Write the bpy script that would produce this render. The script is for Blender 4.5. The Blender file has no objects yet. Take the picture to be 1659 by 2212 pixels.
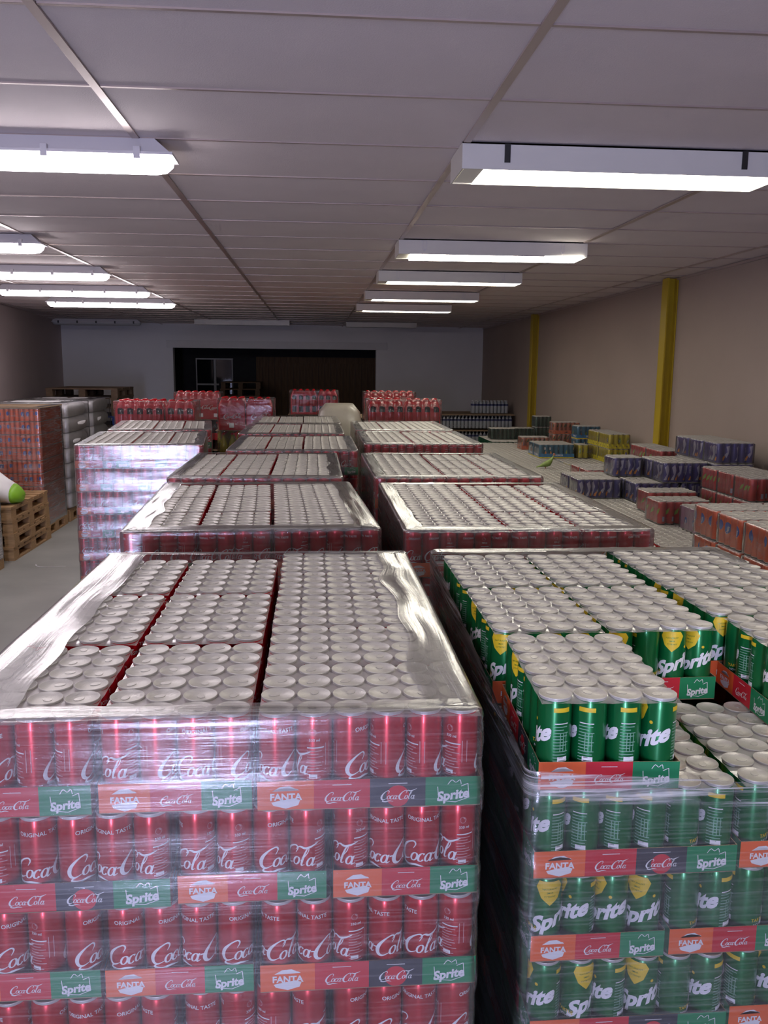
import bpy, bmesh, math, random
from mathutils import Vector, Matrix, noise
random.seed(7)
C = bpy.context.scene.collection
S = bpy.context.scene
PI = math.pi

# ------------------------------------------------------------------ camera
F_PX, PITCH, YAW, ROLL, HC = 1850.0, 0.16716, 0.08098, 0.009736, 1.97
cd = bpy.data.cameras.new('camera'); cam = bpy.data.objects.new('camera', cd); C.objects.link(cam)
cd.sensor_fit = 'VERTICAL'; cd.sensor_height = 36.0; cd.sensor_width = 27.0; cd.lens = 36.0 * F_PX / 2212.0
cd.clip_start = 0.05; cd.clip_end = 60
fw = Vector((math.sin(YAW) * math.cos(PITCH), math.cos(YAW) * math.cos(PITCH), -math.sin(PITCH)))
rt = Vector((math.cos(YAW), -math.sin(YAW), 0)); up = rt.cross(fw)
r2 = rt * math.cos(ROLL) + up * math.sin(ROLL); u2 = up * math.cos(ROLL) - rt * math.sin(ROLL)
M = Matrix((r2, u2, -fw)).transposed().to_4x4(); M.translation = (0, 0, HC)
cam.matrix_world = M; S.camera = cam

# ------------------------------------------------------------------ world, daylight, exposure
S.view_settings.view_transform = 'Standard'; S.view_settings.look = 'None'
S.view_settings.gamma = 1.0; S.view_settings.use_curve_mapping = False
S.view_settings.exposure = 0.0
S.cycles.transparent_max_bounces = 20; S.cycles.max_bounces = 6; S.cycles.diffuse_bounces = 4; S.cycles.glossy_bounces = 3
S.cycles.use_adaptive_sampling = True; S.cycles.adaptive_threshold = .07; S.cycles.adaptive_min_samples = 24
S.cycles.caustics_reflective = False; S.cycles.caustics_refractive = False
S.cycles.sample_clamp_indirect = 6.0; S.cycles.use_denoising = True
w = bpy.data.worlds.new('world'); S.world = w; w.use_nodes = True
w.node_tree.nodes['Background'].inputs[0].default_value = (0.42, 0.5, 1.0, 1)
w.node_tree.nodes['Background'].inputs[1].default_value = 1.2
DOOR = (-1.10, -0.50, 2.15, -3.2)        # doorway behind the camera: x0, x1, top, y
ad = bpy.data.lights.new('doorway_daylight', 'AREA'); ad.shape = 'RECTANGLE'; ad.size = .56; ad.size_y = 2.1
ad.energy = 185; ad.color = (0.60, 0.64, 1.0)
al = bpy.data.objects.new('doorway_daylight', ad); C.objects.link(al)
al.location = (-.80, -3.36, 1.08); al.rotation_euler = (PI / 2, 0, 0)   # shines along +y, in through the door
E_BATTEN, E_BOX = 21.0, 14.0

# ------------------------------------------------------------------ materials
def mat(name, col, rough=0.5, metal=0.0, spec=0.5, emit=None, es=0.0, var=0.0, vs=8.0, bump=0.0, bs=60.0, coat=0.0, stretch=None):
    m = bpy.data.materials.new(name); m.use_nodes = True; n = m.node_tree.nodes; l = m.node_tree.links
    b = n['Principled BSDF']
    b.inputs['Base Color'].default_value = (*col, 1); b.inputs['Roughness'].default_value = rough
    b.inputs['Metallic'].default_value = metal; b.inputs['Specular IOR Level'].default_value = spec
    b.inputs['Coat Weight'].default_value = coat
    if emit: b.inputs['Emission Color'].default_value = (*emit, 1); b.inputs['Emission Strength'].default_value = es
    if var or bump:
        tc = n.new('ShaderNodeTexCoord'); mp = n.new('ShaderNodeMapping')
        l.new(tc.outputs['Object'], mp.inputs[0])
        if stretch: mp.inputs['Scale'].default_value = stretch
    if var:
        t = n.new('ShaderNodeTexNoise'); t.inputs['Scale'].default_value = vs; t.inputs['Detail'].default_value = 5
        l.new(mp.outputs[0], t.inputs[0])
        r = n.new('ShaderNodeMapRange'); r.inputs[1].default_value = .3; r.inputs[2].default_value = .7
        r.inputs[3].default_value = 1 - var; r.inputs[4].default_value = 1 + var
        l.new(t.outputs[0], r.inputs[0])
        x = n.new('ShaderNodeVectorMath'); x.operation = 'SCALE'; x.inputs[0].default_value = col
        l.new(r.outputs[0], x.inputs['Scale']); l.new(x.outputs[0], b.inputs['Base Color'])
    if bump:
        t2 = n.new('ShaderNodeTexNoise'); t2.inputs['Scale'].default_value = bs; t2.inputs['Detail'].default_value = 4
        l.new(mp.outputs[0], t2.inputs[0])
        bp = n.new('ShaderNodeBump'); bp.inputs['Strength'].default_value = bump; bp.inputs['Distance'].default_value = .01
        l.new(t2.outputs[0], bp.inputs['Height']); l.new(bp.outputs[0], b.inputs['Normal'])
    return m

def film_mat(name, tint=(.95, .94, .95), haze=1.0, base=.03, rough=.07, bump=.14, streak=(3.5, 190, 1), attr='thick', gloss2=.30, flat=0.0, gl=2.6):
    """clear plastic film: transparent, a milky share where layers pile up, and a glossy skin"""
    m = bpy.data.materials.new(name); m.use_nodes = True; n = m.node_tree.nodes; l = m.node_tree.links
    n.remove(n['Principled BSDF']); out = n['Material Output']
    def node(t, **k):
        x = n.new(t)
        for a, v in k.items(): setattr(x, a, v)
        return x
    def math_(op, a, b=None, clamp=False):
        x = node('ShaderNodeMath', operation=op); x.use_clamp = clamp
        for i, v in enumerate((a, b)):
            if v is None: continue
            if isinstance(v, (int, float)): x.inputs[i].default_value = v
            else: l.new(v, x.inputs[i])
        return x.outputs[0]
    uv = node('ShaderNodeUVMap'); mp = node('ShaderNodeMapping'); mp.inputs['Scale'].default_value = streak
    l.new(uv.outputs[0], mp.inputs[0])
    t1 = node('ShaderNodeTexNoise'); t1.inputs['Scale'].default_value = 1.0; t1.inputs['Detail'].default_value = 6; t1.inputs['Roughness'].default_value = .62
    t1.inputs['Distortion'].default_value = .35
    l.new(mp.outputs[0], t1.inputs[0])
    mp2 = node('ShaderNodeMapping'); mp2.inputs['Scale'].default_value = (streak[0] * .9, streak[0] * 2.6, 1); mp2.inputs['Location'].default_value = (3.1, 7.7, 0)
    l.new(uv.outputs[0], mp2.inputs[0])
    t2 = node('ShaderNodeTexNoise'); t2.inputs['Scale'].default_value = 1.0; t2.inputs['Detail'].default_value = 5; t2.inputs['Distortion'].default_value = 1.2
    l.new(mp2.outputs[0], t2.inputs[0])
    s1 = node('ShaderNodeMapRange'); s1.inputs[1].default_value = .47; s1.inputs[2].default_value = .64; l.new(t1.outputs[0], s1.inputs[0])
    s2 = node('ShaderNodeMapRange'); s2.inputs[1].default_value = .46; s2.inputs[2].default_value = .68; l.new(t2.outputs[0], s2.inputs[0])
    at = node('ShaderNodeAttribute', attribute_name=attr)
    a = math_('ADD', math_('MULTIPLY', math_('POWER', s1.outputs[0], 1.5), 1.2), math_('MULTIPLY', s2.outputs[0], .55))
    a = math_('MULTIPLY', a, at.outputs['Fac']); a = math_('MULTIPLY', a, haze); a = math_('ADD', a, base, True)
    if flat: a = math_('ADD', a, math_('MULTIPLY', at.outputs['Fac'], flat), True)
    a = math_('MINIMUM', a, .93)
    bp = node('ShaderNodeBump'); bp.inputs['Strength'].default_value = bump; bp.inputs['Distance'].default_value = .004
    h = math_('ADD', t1.outputs[0], math_('MULTIPLY', t2.outputs[0], 1.4)); l.new(h, bp.inputs['Height'])
    tr = node('ShaderNodeBsdfTransparent'); tr.inputs[0].default_value = (.985, .98, .985, 1)
    df = node('ShaderNodeBsdfDiffuse'); df.inputs[0].default_value = (*tint, 1)
    tl = node('ShaderNodeBsdfTranslucent'); tl.inputs[0].default_value = (*tint, 1)
    dm = node('ShaderNodeMixShader'); dm.inputs[0].default_value = .3; l.new(df.outputs[0], dm.inputs[1]); l.new(tl.outputs[0], dm.inputs[2])
    g1 = node('ShaderNodeBsdfGlossy'); g1.inputs['Roughness'].default_value = rough; l.new(bp.outputs[0], g1.inputs['Normal'])
    g2 = node('ShaderNodeBsdfGlossy'); g2.inputs['Roughness'].default_value = gloss2; l.new(bp.outputs[0], g2.inputs['Normal'])
    gm = node('ShaderNodeMixShader'); gm.inputs[0].default_value = .3; l.new(g1.outputs[0], gm.inputs[1]); l.new(g2.outputs[0], gm.inputs[2])
    m1 = node('ShaderNodeMixShader'); l.new(a, m1.inputs[0]); l.new(tr.outputs[0], m1.inputs[1]); l.new(dm.outputs[0], m1.inputs[2])
    fr = node('ShaderNodeFresnel'); fr.inputs[0].default_value = 1.5; l.new(bp.outputs[0], fr.inputs['Normal'])
    ff = math_('MINIMUM', math_('MULTIPLY', fr.outputs[0], gl), .85)
    m2 = node('ShaderNodeMixShader'); l.new(ff, m2.inputs[0]); l.new(m1.outputs[0], m2.inputs[1]); l.new(gm.outputs[0], m2.inputs[2])
    l.new(m2.outputs[0], out.inputs[0])
    return m

MT = dict(
    ceil=mat('ceiling_tile_white', (.70, .63, .635), .75, var=.03, vs=3, bump=.15, bs=220),
    rail=mat('ceiling_rail_enamel', (.44, .355, .325), .32, metal=.3),
    wallR=mat('wall_cream_paint', (.40, .325, .285), .8, var=.04, vs=1.2, bump=.1, bs=30),
    wallL=mat('wall_mauve_paint', (.55, .46, .45), .85, var=.04, vs=1.2),
    wallB=mat('wall_pale_grey', (.84, .84, .86), .85, var=.03, vs=1.0),
    floor=mat('floor_grey_screed', (.31, .32, .29), .42, var=.14, vs=1.7, bump=.08, bs=40),
    yellow=mat('yellow_enamel_steel', (.50, .36, .02), .4, var=.05, vs=5),
    trim=mat('white_trim', (.72, .72, .74), .6, var=.02),
    dark=mat('unlit_plaster', (.05, .05, .055), .9, var=.1),  # near black: the far room's darkness is put into the plaster colour
    wood=mat('pallet_pine', (.42, .26, .12), .75, var=.22, vs=9, bump=.3, bs=90, stretch=(1, 9, 9)),
    wood2=mat('darker_pallet_pine', (.16, .105, .065), .8, var=.22, vs=9, bump=.3, bs=90, stretch=(1, 9, 9)),  # darker tone of the pallet pine, for the two tall stacks
    woodB=mat('blue_pallet_paint', (.03, .07, .30), .6, var=.1),
    plank=mat('dark_timber_board', (.17, .10, .055), .7, var=.25, vs=6, bump=.2, bs=50, stretch=(8, 1, .6)),
    enamel=mat('white_enamel_steel', (.68, .66, .62), .35, var=.02),
    greypl=mat('grey_lamp_plastic', (.62, .60, .62), .4),
    clip=mat('dark_clip_steel', (.05, .05, .05), .4, metal=.6),
    tube=mat('lit_batten_diffuser', (.9, .9, .9), .4, emit=(1.0, .91, .95), es=E_BATTEN),
    box=mat('lit_box_diffuser', (.9, .9, .86), .4, emit=(1.0, .94, .80), es=E_BOX),
    boxend=mat('lamp_louvre_metal', (.85, .83, .74), .3),
    off=mat('unlit_diffuser', (.55, .56, .58), .4),
    alu=mat('can_lid_aluminium', (.52, .50, .465), .42, metal=.30, bump=.12, bs=300),
    cola=mat('can_red_lacquer', (.52, .006, .018), .28, metal=.45, coat=.3),
    grn=mat('can_green_lacquer', (.006, .17, .045), .28, metal=.45, coat=.3),
    org=mat('can_orange_lacquer', (.80, .115, .02), .35, metal=.25),
    peach=mat('can_coral_lacquer', (.62, .20, .10), .4, metal=.2),
    app=mat('can_apple_red_lacquer', (.60, .05, .045), .35, metal=.25),
    pur=mat('can_indigo_lacquer', (.05, .045, .22), .35, metal=.25),
    lil=mat('can_lilac_lacquer', (.42, .22, .36), .4, metal=.2),
    teal=mat('can_teal_lacquer', (.03, .19, .30), .4, metal=.2),
    yel=mat('can_yellow_lacquer', (.72, .60, .02), .4, metal=.15),
    dgrn=mat('can_dark_green', (.01, .06, .03), .4, metal=.2),
    white=mat('white_print', (.78, .77, .77), .5),
    faint=mat('pale_small_print', (.62, .28, .29), .5),
    faintg=mat('pale_green_print', (.20, .40, .28), .5),
    sun=mat('yellow_print', (.72, .50, .02), .5),
    leaf=mat('leaf_green_print', (.35, .48, .05), .5),
    blue=mat('blue_print', (.02, .12, .50), .5),
    fruit=mat('orange_fruit_print', (.80, .28, .04), .5),
    lav=mat('lavender_print', (.45, .43, .58), .5),
    pOr=mat('tray_orange', (.78, .13, .03), .55), pRd=mat('tray_red', (.56, .015, .03), .55),
    pBk=mat('tray_black', (.035, .035, .045), .5), pGr=mat('tray_green', (.008, .22, .08), .55),
    pBl=mat('tray_blue', (.05, .20, .42), .55), pYe=mat('tray_yellow', (.70, .60, .03), .55),
    pCo=mat('tray_coral', (.62, .16, .08), .55), card=mat('brown_cardboard', (.33, .23, .14), .8, var=.08),
    sack=mat('white_woven_sack', (.90, .895, .90), .8, var=.04, vs=6, bump=.10, bs=25),
    cream=mat('cream_film_load', (.46, .43, .36), .35, var=.06, bump=.4, bs=9),
    lime=mat('lime_green', (.25, .55, .03), .5), limed=mat('parrot_green', (.24, .34, .08), .5, var=.15, vs=40),
    pinkb=mat('pinkish_brown', (.35, .14, .10), .5),
    cap=mat('bottle_cap_red', (.62, .01, .015), .3), drink=mat('cola_bottle', (.018, .008, .008), .08),
    wrapred=mat('red_printed_film', (.46, .004, .012), .16, coat=.3, bump=.5, bs=28),
    water=mat('clear_water_bottle', (.42, .45, .50), .12), wlab=mat('navy_label', (.02, .03, .12), .5),
    lemon=mat('yellow_green_bottle', (.42, .36, .02), .15),
    mauvef=mat('mauve_wrapped_side', (.22, .13, .14), .35, var=.1, vs=4),
    glassd=mat('dark_window_glass', (.01, .012, .016), .05),
)
FILM = film_mat('stretch_film', haze=1.0)
FILM3 = film_mat('layered_glare_film', haze=1.0, gl=4.5)  # gloss raised to strengthen the glare, as several film layers would
FILM2 = film_mat('loose_clear_film', haze=.8, gl=1.2)
SHRINK = film_mat('shrink_film', tint=(.78, .74, .73), haze=.3, base=.02, rough=.14, bump=.2, streak=(4, 6, 1), gloss2=.35, flat=.85, gl=1.6)
SHRINK.node_tree.nodes['Attribute'].attribute_name = 'thick'

# ------------------------------------------------------------------ mesh helpers
def q(bm, vs, mi=0, smooth=False):
    try:
        f = bm.faces.new(vs); f.material_index = mi; f.smooth = smooth; return f
    except ValueError: return None

def add_box(bm, x0, y0, z0, x1, y1, z1, mi=0):
    v = [bm.verts.new(p) for p in ((x0, y0, z0), (x1, y0, z0), (x1, y1, z0), (x0, y1, z0), (x0, y0, z1), (x1, y0, z1), (x1, y1, z1), (x0, y1, z1))]
    for f in ((3, 2, 1, 0), (4, 5, 6, 7), (0, 1, 5, 4), (1, 2, 6, 5), (2, 3, 7, 6), (3, 0, 4, 7)):
        q(bm, [v[i] for i in f], mi)
    return v

def add_lathe(bm, prof, seg, mis, cx=0, cy=0, z=0, smooth=True):
    """prof [(r, z)], mis material index per band"""
    rings = []
    for r, h in prof:
        if r < 1e-6: rings.append([bm.verts.new((cx, cy, z + h))])
        else: rings.append([bm.verts.new((cx + r * math.cos(2 * PI * i / seg), cy + r * math.sin(2 * PI * i / seg), z + h)) for i in range(seg)])
    for k in range(len(prof) - 1):
        a, b = rings[k], rings[k + 1]
        for i in range(seg):
            j = (i + 1) % seg
            if len(a) == 1: q(bm, [a[0], b[j], b[i]], mis[k], smooth)
            elif len(b) == 1: q(bm, [a[i], a[j], b[0]], mis[k], smooth)
            else: q(bm, [a[i], a[j], b[j], b[i]], mis[k], smooth)

def to_mesh(bm, name, mats):
    me = bpy.data.meshes.new(name); bm.to_mesh(me); bm.free()
    for m in mats: me.materials.append(MT[m] if isinstance(m, str) else m)
    return me

def obj(name, me, parent=None, loc=(0, 0, 0), rz=0.0, **props):
    o = bpy.data.objects.new(name, me); C.objects.link(o); o.parent = parent; o.location = loc
    if rz: o.rotation_euler = (0, 0, rz)
    for k, v in props.items(): o[k] = v
    return o

def empty(name, loc=(0, 0, 0), rz=0.0, parent=None, **props):
    o = obj(name, None, parent, loc, rz, **props); o.empty_display_size = .1
    return o

def box_mesh(name, m, *b):
    bm = bmesh.new(); add_box(bm, *b); return to_mesh(bm, name, [m])

# ------------------------------------------------------------------ flat print: script logo, text, shapes
def ribbon(pts, n=7):
    P = [Vector(p) for p in pts]; out = []
    for i in range(len(P) - 1):
        p0, p1, p2, p3 = P[max(i - 1, 0)], P[i], P[i + 1], P[min(i + 2, len(P) - 1)]
        for k in range(n):
            t = k / n
            out.append(.5 * ((2 * p1) + (p2 - p0) * t + (2 * p0 - 5 * p1 + 4 * p2 - p3) * t * t + (3 * p1 - p0 - 3 * p2 + p3) * t ** 3))
    out.append(P[-1]); V = []; Fc = []
    for i, p in enumerate(out):
        a = out[max(i - 1, 0)]; b = out[min(i + 1, len(out) - 1)]
        d = Vector((b.x - a.x, b.y - a.y)); d = d.normalized() if d.length > 1e-9 else Vector((1, 0))
        nn = Vector((-d.y, d.x)) * max(p.z, .0001) * .5
        V += [(p.x + nn.x, p.y + nn.y), (p.x - nn.x, p.y - nn.y)]
    for i in range(len(out) - 1): Fc.append((2 * i, 2 * i + 1, 2 * i + 3, 2 * i + 2))
    return V, Fc

def arc(cx, cy, rx, ry, a0, a1, w0, w1, n=12):
    """stroke whose width is w1 on the sides and w0 at top and bottom"""
    r = []
    for i in range(n + 1):
        a = math.radians(a0 + (a1 - a0) * i / n)
        r.append((cx + rx * math.cos(a), cy + ry * math.sin(a), w0 + (w1 - w0) * abs(math.cos(a))))
    return ribbon(r, 2)

def script_logo():
    L = []
    def bigC(x):
        L.append(ribbon([(x + 2.15, 1.9, .08), (x + 2.3, 2.6, .2), (x + 1.85, 3.0, .2), (x + 1.1, 2.6, .26), (x + .5, 1.7, .48), (x + .38, .8, .58), (x + .75, .1, .42), (x + 1.4, -.1, .24), (x + 2.2, .35, .08)], 5))
    bigC(0); bigC(5.7)
    for cx in (2.7, 8.35): L.append(arc(cx, .68, .42, .6, 0, 360, .12, .3))
    L.append(arc(3.75, .68, .42, .6, 45, 325, .12, .34))
    for cx in (4.7, 10.35):
        L.append(arc(cx, .68, .38, .6, 0, 360, .12, .3))
        L.append(ribbon([(cx + .48, 1.3, .22), (cx + .42, .5, .28), (cx + .55, .08, .22), (cx + .95, .35, .06)], 4))
    L.append(ribbon([(5.35, 1.05, .2), (5.8, 1.1, .2)], 1))
    L.append(ribbon([(9.0, .8, .08), (9.55, 1.9, .14), (9.6, 2.6, .12), (9.35, 2.6, .2), (9.2, 1.2, .32), (9.3, .15, .24), (9.7, .3, .06)], 4))
    L.append(ribbon([(7.7, 2.4, .08), (8.2, 2.95, .22), (9.0, 2.75, .3), (9.9, 3.0, .3), (10.9, 3.55, .05)], 4))
    L.append(ribbon([(1.4, -.1, .1), (1.1, -.55, .28), (2.2, -.75, .34), (3.3, -.5, .3), (4.7, -.75, .05)], 4))
    V = []; Fc = []
    for v, f in L:
        o = len(V); V += [(a + .32 * b, b) for a, b in v]; Fc += [tuple(i + o for i in g) for g in f]
    return V, Fc      # about 0..12 wide, -.9..3.6 high
LOGO = script_logo()

def text2d(s, off=0.0, shear=0.0):
    cu = bpy.data.curves.new('t', 'FONT'); cu.body = s; cu.size = 1; cu.offset = off; cu.shear = shear
    cu.align_x = 'CENTER'; cu.resolution_u = 3; cu.fill_mode = 'FRONT'
    o = bpy.data.objects.new('t', cu); C.objects.link(o)
    me = o.to_mesh(); V = [(v.co.x, v.co.y) for v in me.vertices]; Fc = [tuple(p.vertices) for p in me.polygons]
    o.to_mesh_clear(); bpy.data.objects.remove(o); bpy.data.curves.remove(cu)
    return V, Fc
TX = {}
def text(s, off=0.0, shear=0.0):
    k = (s, off, shear)
    if k not in TX: TX[k] = text2d(s, off, shear)
    return TX[k]

def poly(pts): return list(pts), [tuple(range(len(pts)))]
def rect(x0, y0, x1, y1): return poly([(x0, y0), (x1, y0), (x1, y1), (x0, y1)])
def disc(cx, cy, rx, ry, n=18): return poly([(cx + rx * math.cos(2 * PI * i / n), cy + ry * math.sin(2 * PI * i / n)) for i in range(n)])

def xf(a, s=1.0, dx=0.0, dy=0.0, rot=0.0, skew=0.0, sx=None):
    V, Fc = a; c, si = math.cos(rot), math.sin(rot); sx = sx or s; out = []
    for x, y in V:
        x, y = x * sx, y * s; y += skew * x
        out.append((c * x - si * y + dx, si * x + c * y + dy))
    return out, Fc

def paste(bm, art, mi, fn, step=None, lim=None, ycuts=()):
    """cut flat artwork into strips and lay it on a surface with fn(x, y) -> 3D"""
    V, Fc = art; t = bmesh.new(); vs = [t.verts.new((x, y, 0)) for x, y in V]
    for f in Fc:
        try: t.faces.new([vs[i] for i in f])
        except ValueError: pass
    if lim:
        for ax, val, sgn in lim:
            no = (1, 0, 0) if ax == 'x' else (0, 1, 0); co = (val, 0, 0) if ax == 'x' else (0, val, 0)
            bmesh.ops.bisect_plane(t, geom=t.verts[:] + t.edges[:] + t.faces[:], plane_co=co, plane_no=no, clear_outer=sgn > 0, clear_inner=sgn < 0)
    if step and len(t.verts):
        xs = [v.co.x for v in t.verts]; k = math.ceil(min(xs) / step)
        while k * step < max(xs):
            bmesh.ops.bisect_plane(t, geom=t.verts[:] + t.edges[:] + t.faces[:], plane_co=(k * step, 0, 0), plane_no=(1, 0, 0)); k += 1
    for yc in ycuts:
        if len(t.verts): bmesh.ops.bisect_plane(t, geom=t.verts[:] + t.edges[:] + t.faces[:], plane_co=(0, yc, 0), plane_no=(0, 1, 0))
    mp = {v: bm.verts.new(fn(v.co.x, v.co.y)) for v in t.verts}
    for f in t.faces: q(bm, [mp[v] for v in f.verts], mi)
    t.free()

# ------------------------------------------------------------------ cans
PIT, RC, HCAN = .0547, .0266, .146
LAYER = .148
PROF = [(0, .004), (.0195, .002), (.0215, 0), (.0255, .006), (RC, .013), (RC, .128), (.0262, .133), (.0250, .1395), (.0247, .1405), (.0256, .1440), (.0256, .146), (.0250, .146), (.0243, .1446), (0, .1444)]
PMI = [1, 1, 1, 0, 0, 0, 0, 0, 1, 1, 1, 1, 1]

def can_art(kind):
    """[(artwork, material)] on the unrolled can: x along the girth, y up"""
    A = []
    if kind in ('cola',):
        A.append((xf(LOGO, .0107, -.064, .052), 'white'))
        A.append((xf(text('ORIGINAL TASTE', .012), .0088, -.012, .1175), 'white'))
        bx = .0655
        A.append((xf(text('330 ml', .01), .006, bx + .002, .104), 'white'))
        A.append((rect(bx - .009, .0935, bx + .0165, .0953), 'white'))
        for i in range(13):
            wd = (.022, .017, .024, .013, .02)[i % 5]
            A.append((rect(bx - .009, .0885 - i * .0045, bx - .009 + wd, .0898 - i * .0045), 'faint'))
        A.append((disc(bx, .118, .0052, .0052, 12), 'faint')); A.append((disc(bx, .118, .0046, .0046, 12), 'cola'))
        for i in range(2): A.append((rect(-.083 + i * .007, .066, -.0818 + i * .007, .1), 'faint'))
        A.append((rect(bx - .006, .047, bx + .006, .053), 'white'))
    elif kind == 'sprite':
        A.append((poly([(-.036, .137), (-.002, .137), (.004, .128), (-.004, .108), (-.018, .096), (-.032, .108), (-.04, .126)]), 'sun'))
        for i, s_ in enumerate(('NATURALNY', 'SMAK', 'CYTRYNY')): A.append((xf(text(s_, .005), 0.0042, -.018, .123 - i * .0065, .08), 'grn'))
        A.append((xf(text('Sprite', .045, .22), .037, -.005, .062, 0, .42), 'white'))
        A.append((disc(.0105, .1055, .0028, .0028, 10), 'sun'))
        A.append((rect(.044, .124, .07, .131), 'sun'))
        A.append((rect(.046, .105, .068, .1065), 'white'))
        for i in range(12):
            A.append((rect(.045, .1 - i * .005, .045 + (.022, .016, .024)[i % 3], .1014 - i * .005), 'faintg'))
        for i in range(3): A.append((rect(.055 + .005 * i, .06, .0562 + .005 * i, .09), 'faintg'))
        A.append((rect(.052, .044, .068, .052), 'white'))
        A.append((xf(text('TARTUJ', .01), .008, -.052, .05), 'sun')); A.append((xf(text('NOWO', .01), .006, -.052, .042), 'white'))
    elif kind == 'oasis':
        A.append((disc(-.03, .085, .020, .036), 'org2')); A.append((disc(-.03, .085, .019, .026), 'blue'))
        A.append((xf(text('Oasis', .03), .017, -.024, .072, 1.35), 'white'))
        A.append((disc(.045, .085, .02, .036), 'org2')); A.append((disc(.045, .09, .014, .024), 'blue'))
        for i in range(6): A.append((rect(.005, .04 + i * .006, .02, .0415 + i * .006), 'faint'))
    elif kind == 'lilac':
        for x in (-.04, .03): A.append((disc(x, .06, .012, .02), 'blue')); A.append((xf(text('Oasis', .03), .014, x + .004, .05, 1.35), 'white'))
        A.append((disc(-.005, .1, .012, .01), 'white'))
    elif kind == 'apple':
        A.append((disc(-.03, .07, .018, .03), 'deep')); A.append((poly([(-.05, .05), (-.035, .085), (-.012, .105), (-.02, .07)]), 'leaf'))
        A.append((poly([(.03, .06), (.04, .09), (.06, .1), (.05, .07)]), 'leaf')); A.append((rect(.005, .02, .02, .05), 'lav'))
    elif kind == 'purple':
        A.append((poly([(-.05, .02), (-.03, .06), (-.045, .11), (-.025, .13), (-.012, .09), (-.022, .05), (-.03, .02)]), 'lav'))
        A.append((poly([(.0, .06), (.02, .08), (.01, .12), (.035, .125), (.03, .07), (.015, .04)]), 'lav'))
        A.append((poly([(-.022, .02), (-.002, .055), (.006, .05), (-.004, .02)]), 'fruit')); A.append((disc(-.01, .03, .009, .012, 10), 'fruit'))
        A.append((poly([(.045, .02), (.058, .05), (.064, .045), (.06, .02)]), 'fruit')); A.append((rect(.048, .07, .062, .12), 'lav'))
        for i in range(5): A.append((rect(.049, .075 + i * .009, .061, .079 + i * .009), 'pur'))
    elif kind == 'tropic':
        A.append((poly([(-.03, .02), (-.01, .08), (.0, .05), (-.005, .02)]), 'fruit')); A.append((disc(-.02, .10, .010, .016, 10), 'white'))
        A.append((poly([(.04, .05), (.055, .09), (.06, .04)]), 'leaf'))
    elif kind == 'yellow':
        A.append((disc(-.02, .08, .011, .032), 'pur')); A.append((xf(text('ICE', .03), .017, -.019, .085, 1.3), 'white')); A.append((disc(-.02, .055, .008, .008), 'fruit'))
        A.append((disc(.045, .08, .011, .032), 'leaf')); A.append((xf(text('TEA', .03), .017, .046, .07, 1.3), 'white'))
    elif kind == 'peach':
        for x in (-.04, .02, .07): A.append((poly([(x - .014, .08), (x, .12), (x + .014, .125), (x + .008, .09)]), 'dgrn2'))
        A.append((rect(-.02, .02, -.012, .13), 'lav')); A.append((rect(.045, .02, .05, .13), 'lav'))
    return A
MT['org2'] = mat('deep_orange_print', (.90, .16, .01), .4); MT['deep'] = mat('deep_red_print', (.60, .01, .01), .4); MT['dgrn2'] = mat('olive_print', (.07, .12, .04), .5)
BODY = dict(cola='cola', sprite='grn', oasis='org', lilac='lil', apple='app', purple='pur', tropic='teal', yellow='yel', peach='peach', forest='dgrn')

def can_bm(bm, kind, slots, seg=28, cx=0, cy=0, z=0, ang=0, art=True, tab=True):
    prof = PROF if tab else [(RC, .004), (RC, .13), (.0252, .1395), (.0256, .146), (.0243, .1446), (0, .1444)]
    mi = PMI if tab else [0, 0, 1, 1, 1]
    add_lathe(bm, prof, seg, [slots.index(BODY[kind]) if m == 0 else slots.index('alu') for m in mi], cx, cy, z)
    if tab:     # pull tab and scored mouth
        al_ = slots.index('alu'); ca, sa = math.cos(ang), math.sin(ang)
        def P(x, y, zz): return (cx + ca * x - sa * y, cy + sa * x + ca * y, z + zz)
        ring = [(.0060 * math.cos(2 * PI * i / 10), -.006 + .0085 * math.sin(2 * PI * i / 10)) for i in range(10)]
        top = [bm.verts.new(P(x, y, .1452)) for x, y in ring]; bot = [bm.verts.new(P(x, y, .1444)) for x, y in ring]
        q(bm, top, al_)
        for i in range(10): q(bm, [bot[i], bot[(i + 1) % 10], top[(i + 1) % 10], top[i]], al_)
    if art:
        lay = 0
        for a, m in can_art(kind):
            lay += 1; r = RC + .0002 + .00002 * min(lay, 12)
            def fn(x, y, r=r):
                rr = r if y < .128 else r - (y - .128) * .09
                t = x / RC + ang - PI / 2
                return (cx + rr * math.cos(t), cy + rr * math.sin(t), z + y)
            paste(bm, a, slots.index(m), fn, step=.003, ycuts=(.128, .133))

def slots_for(kind, *extra):
    s = [BODY[kind], 'alu'] + [m for _, m in can_art(kind)] + list(extra)
    return list(dict.fromkeys(s))

CANM = {}
def can_mesh(kind):
    if kind not in CANM:
        bm = bmesh.new(); sl = slots_for(kind); can_bm(bm, kind, sl); CANM[kind] = to_mesh(bm, kind + '_can', sl)
    return CANM[kind]

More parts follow.
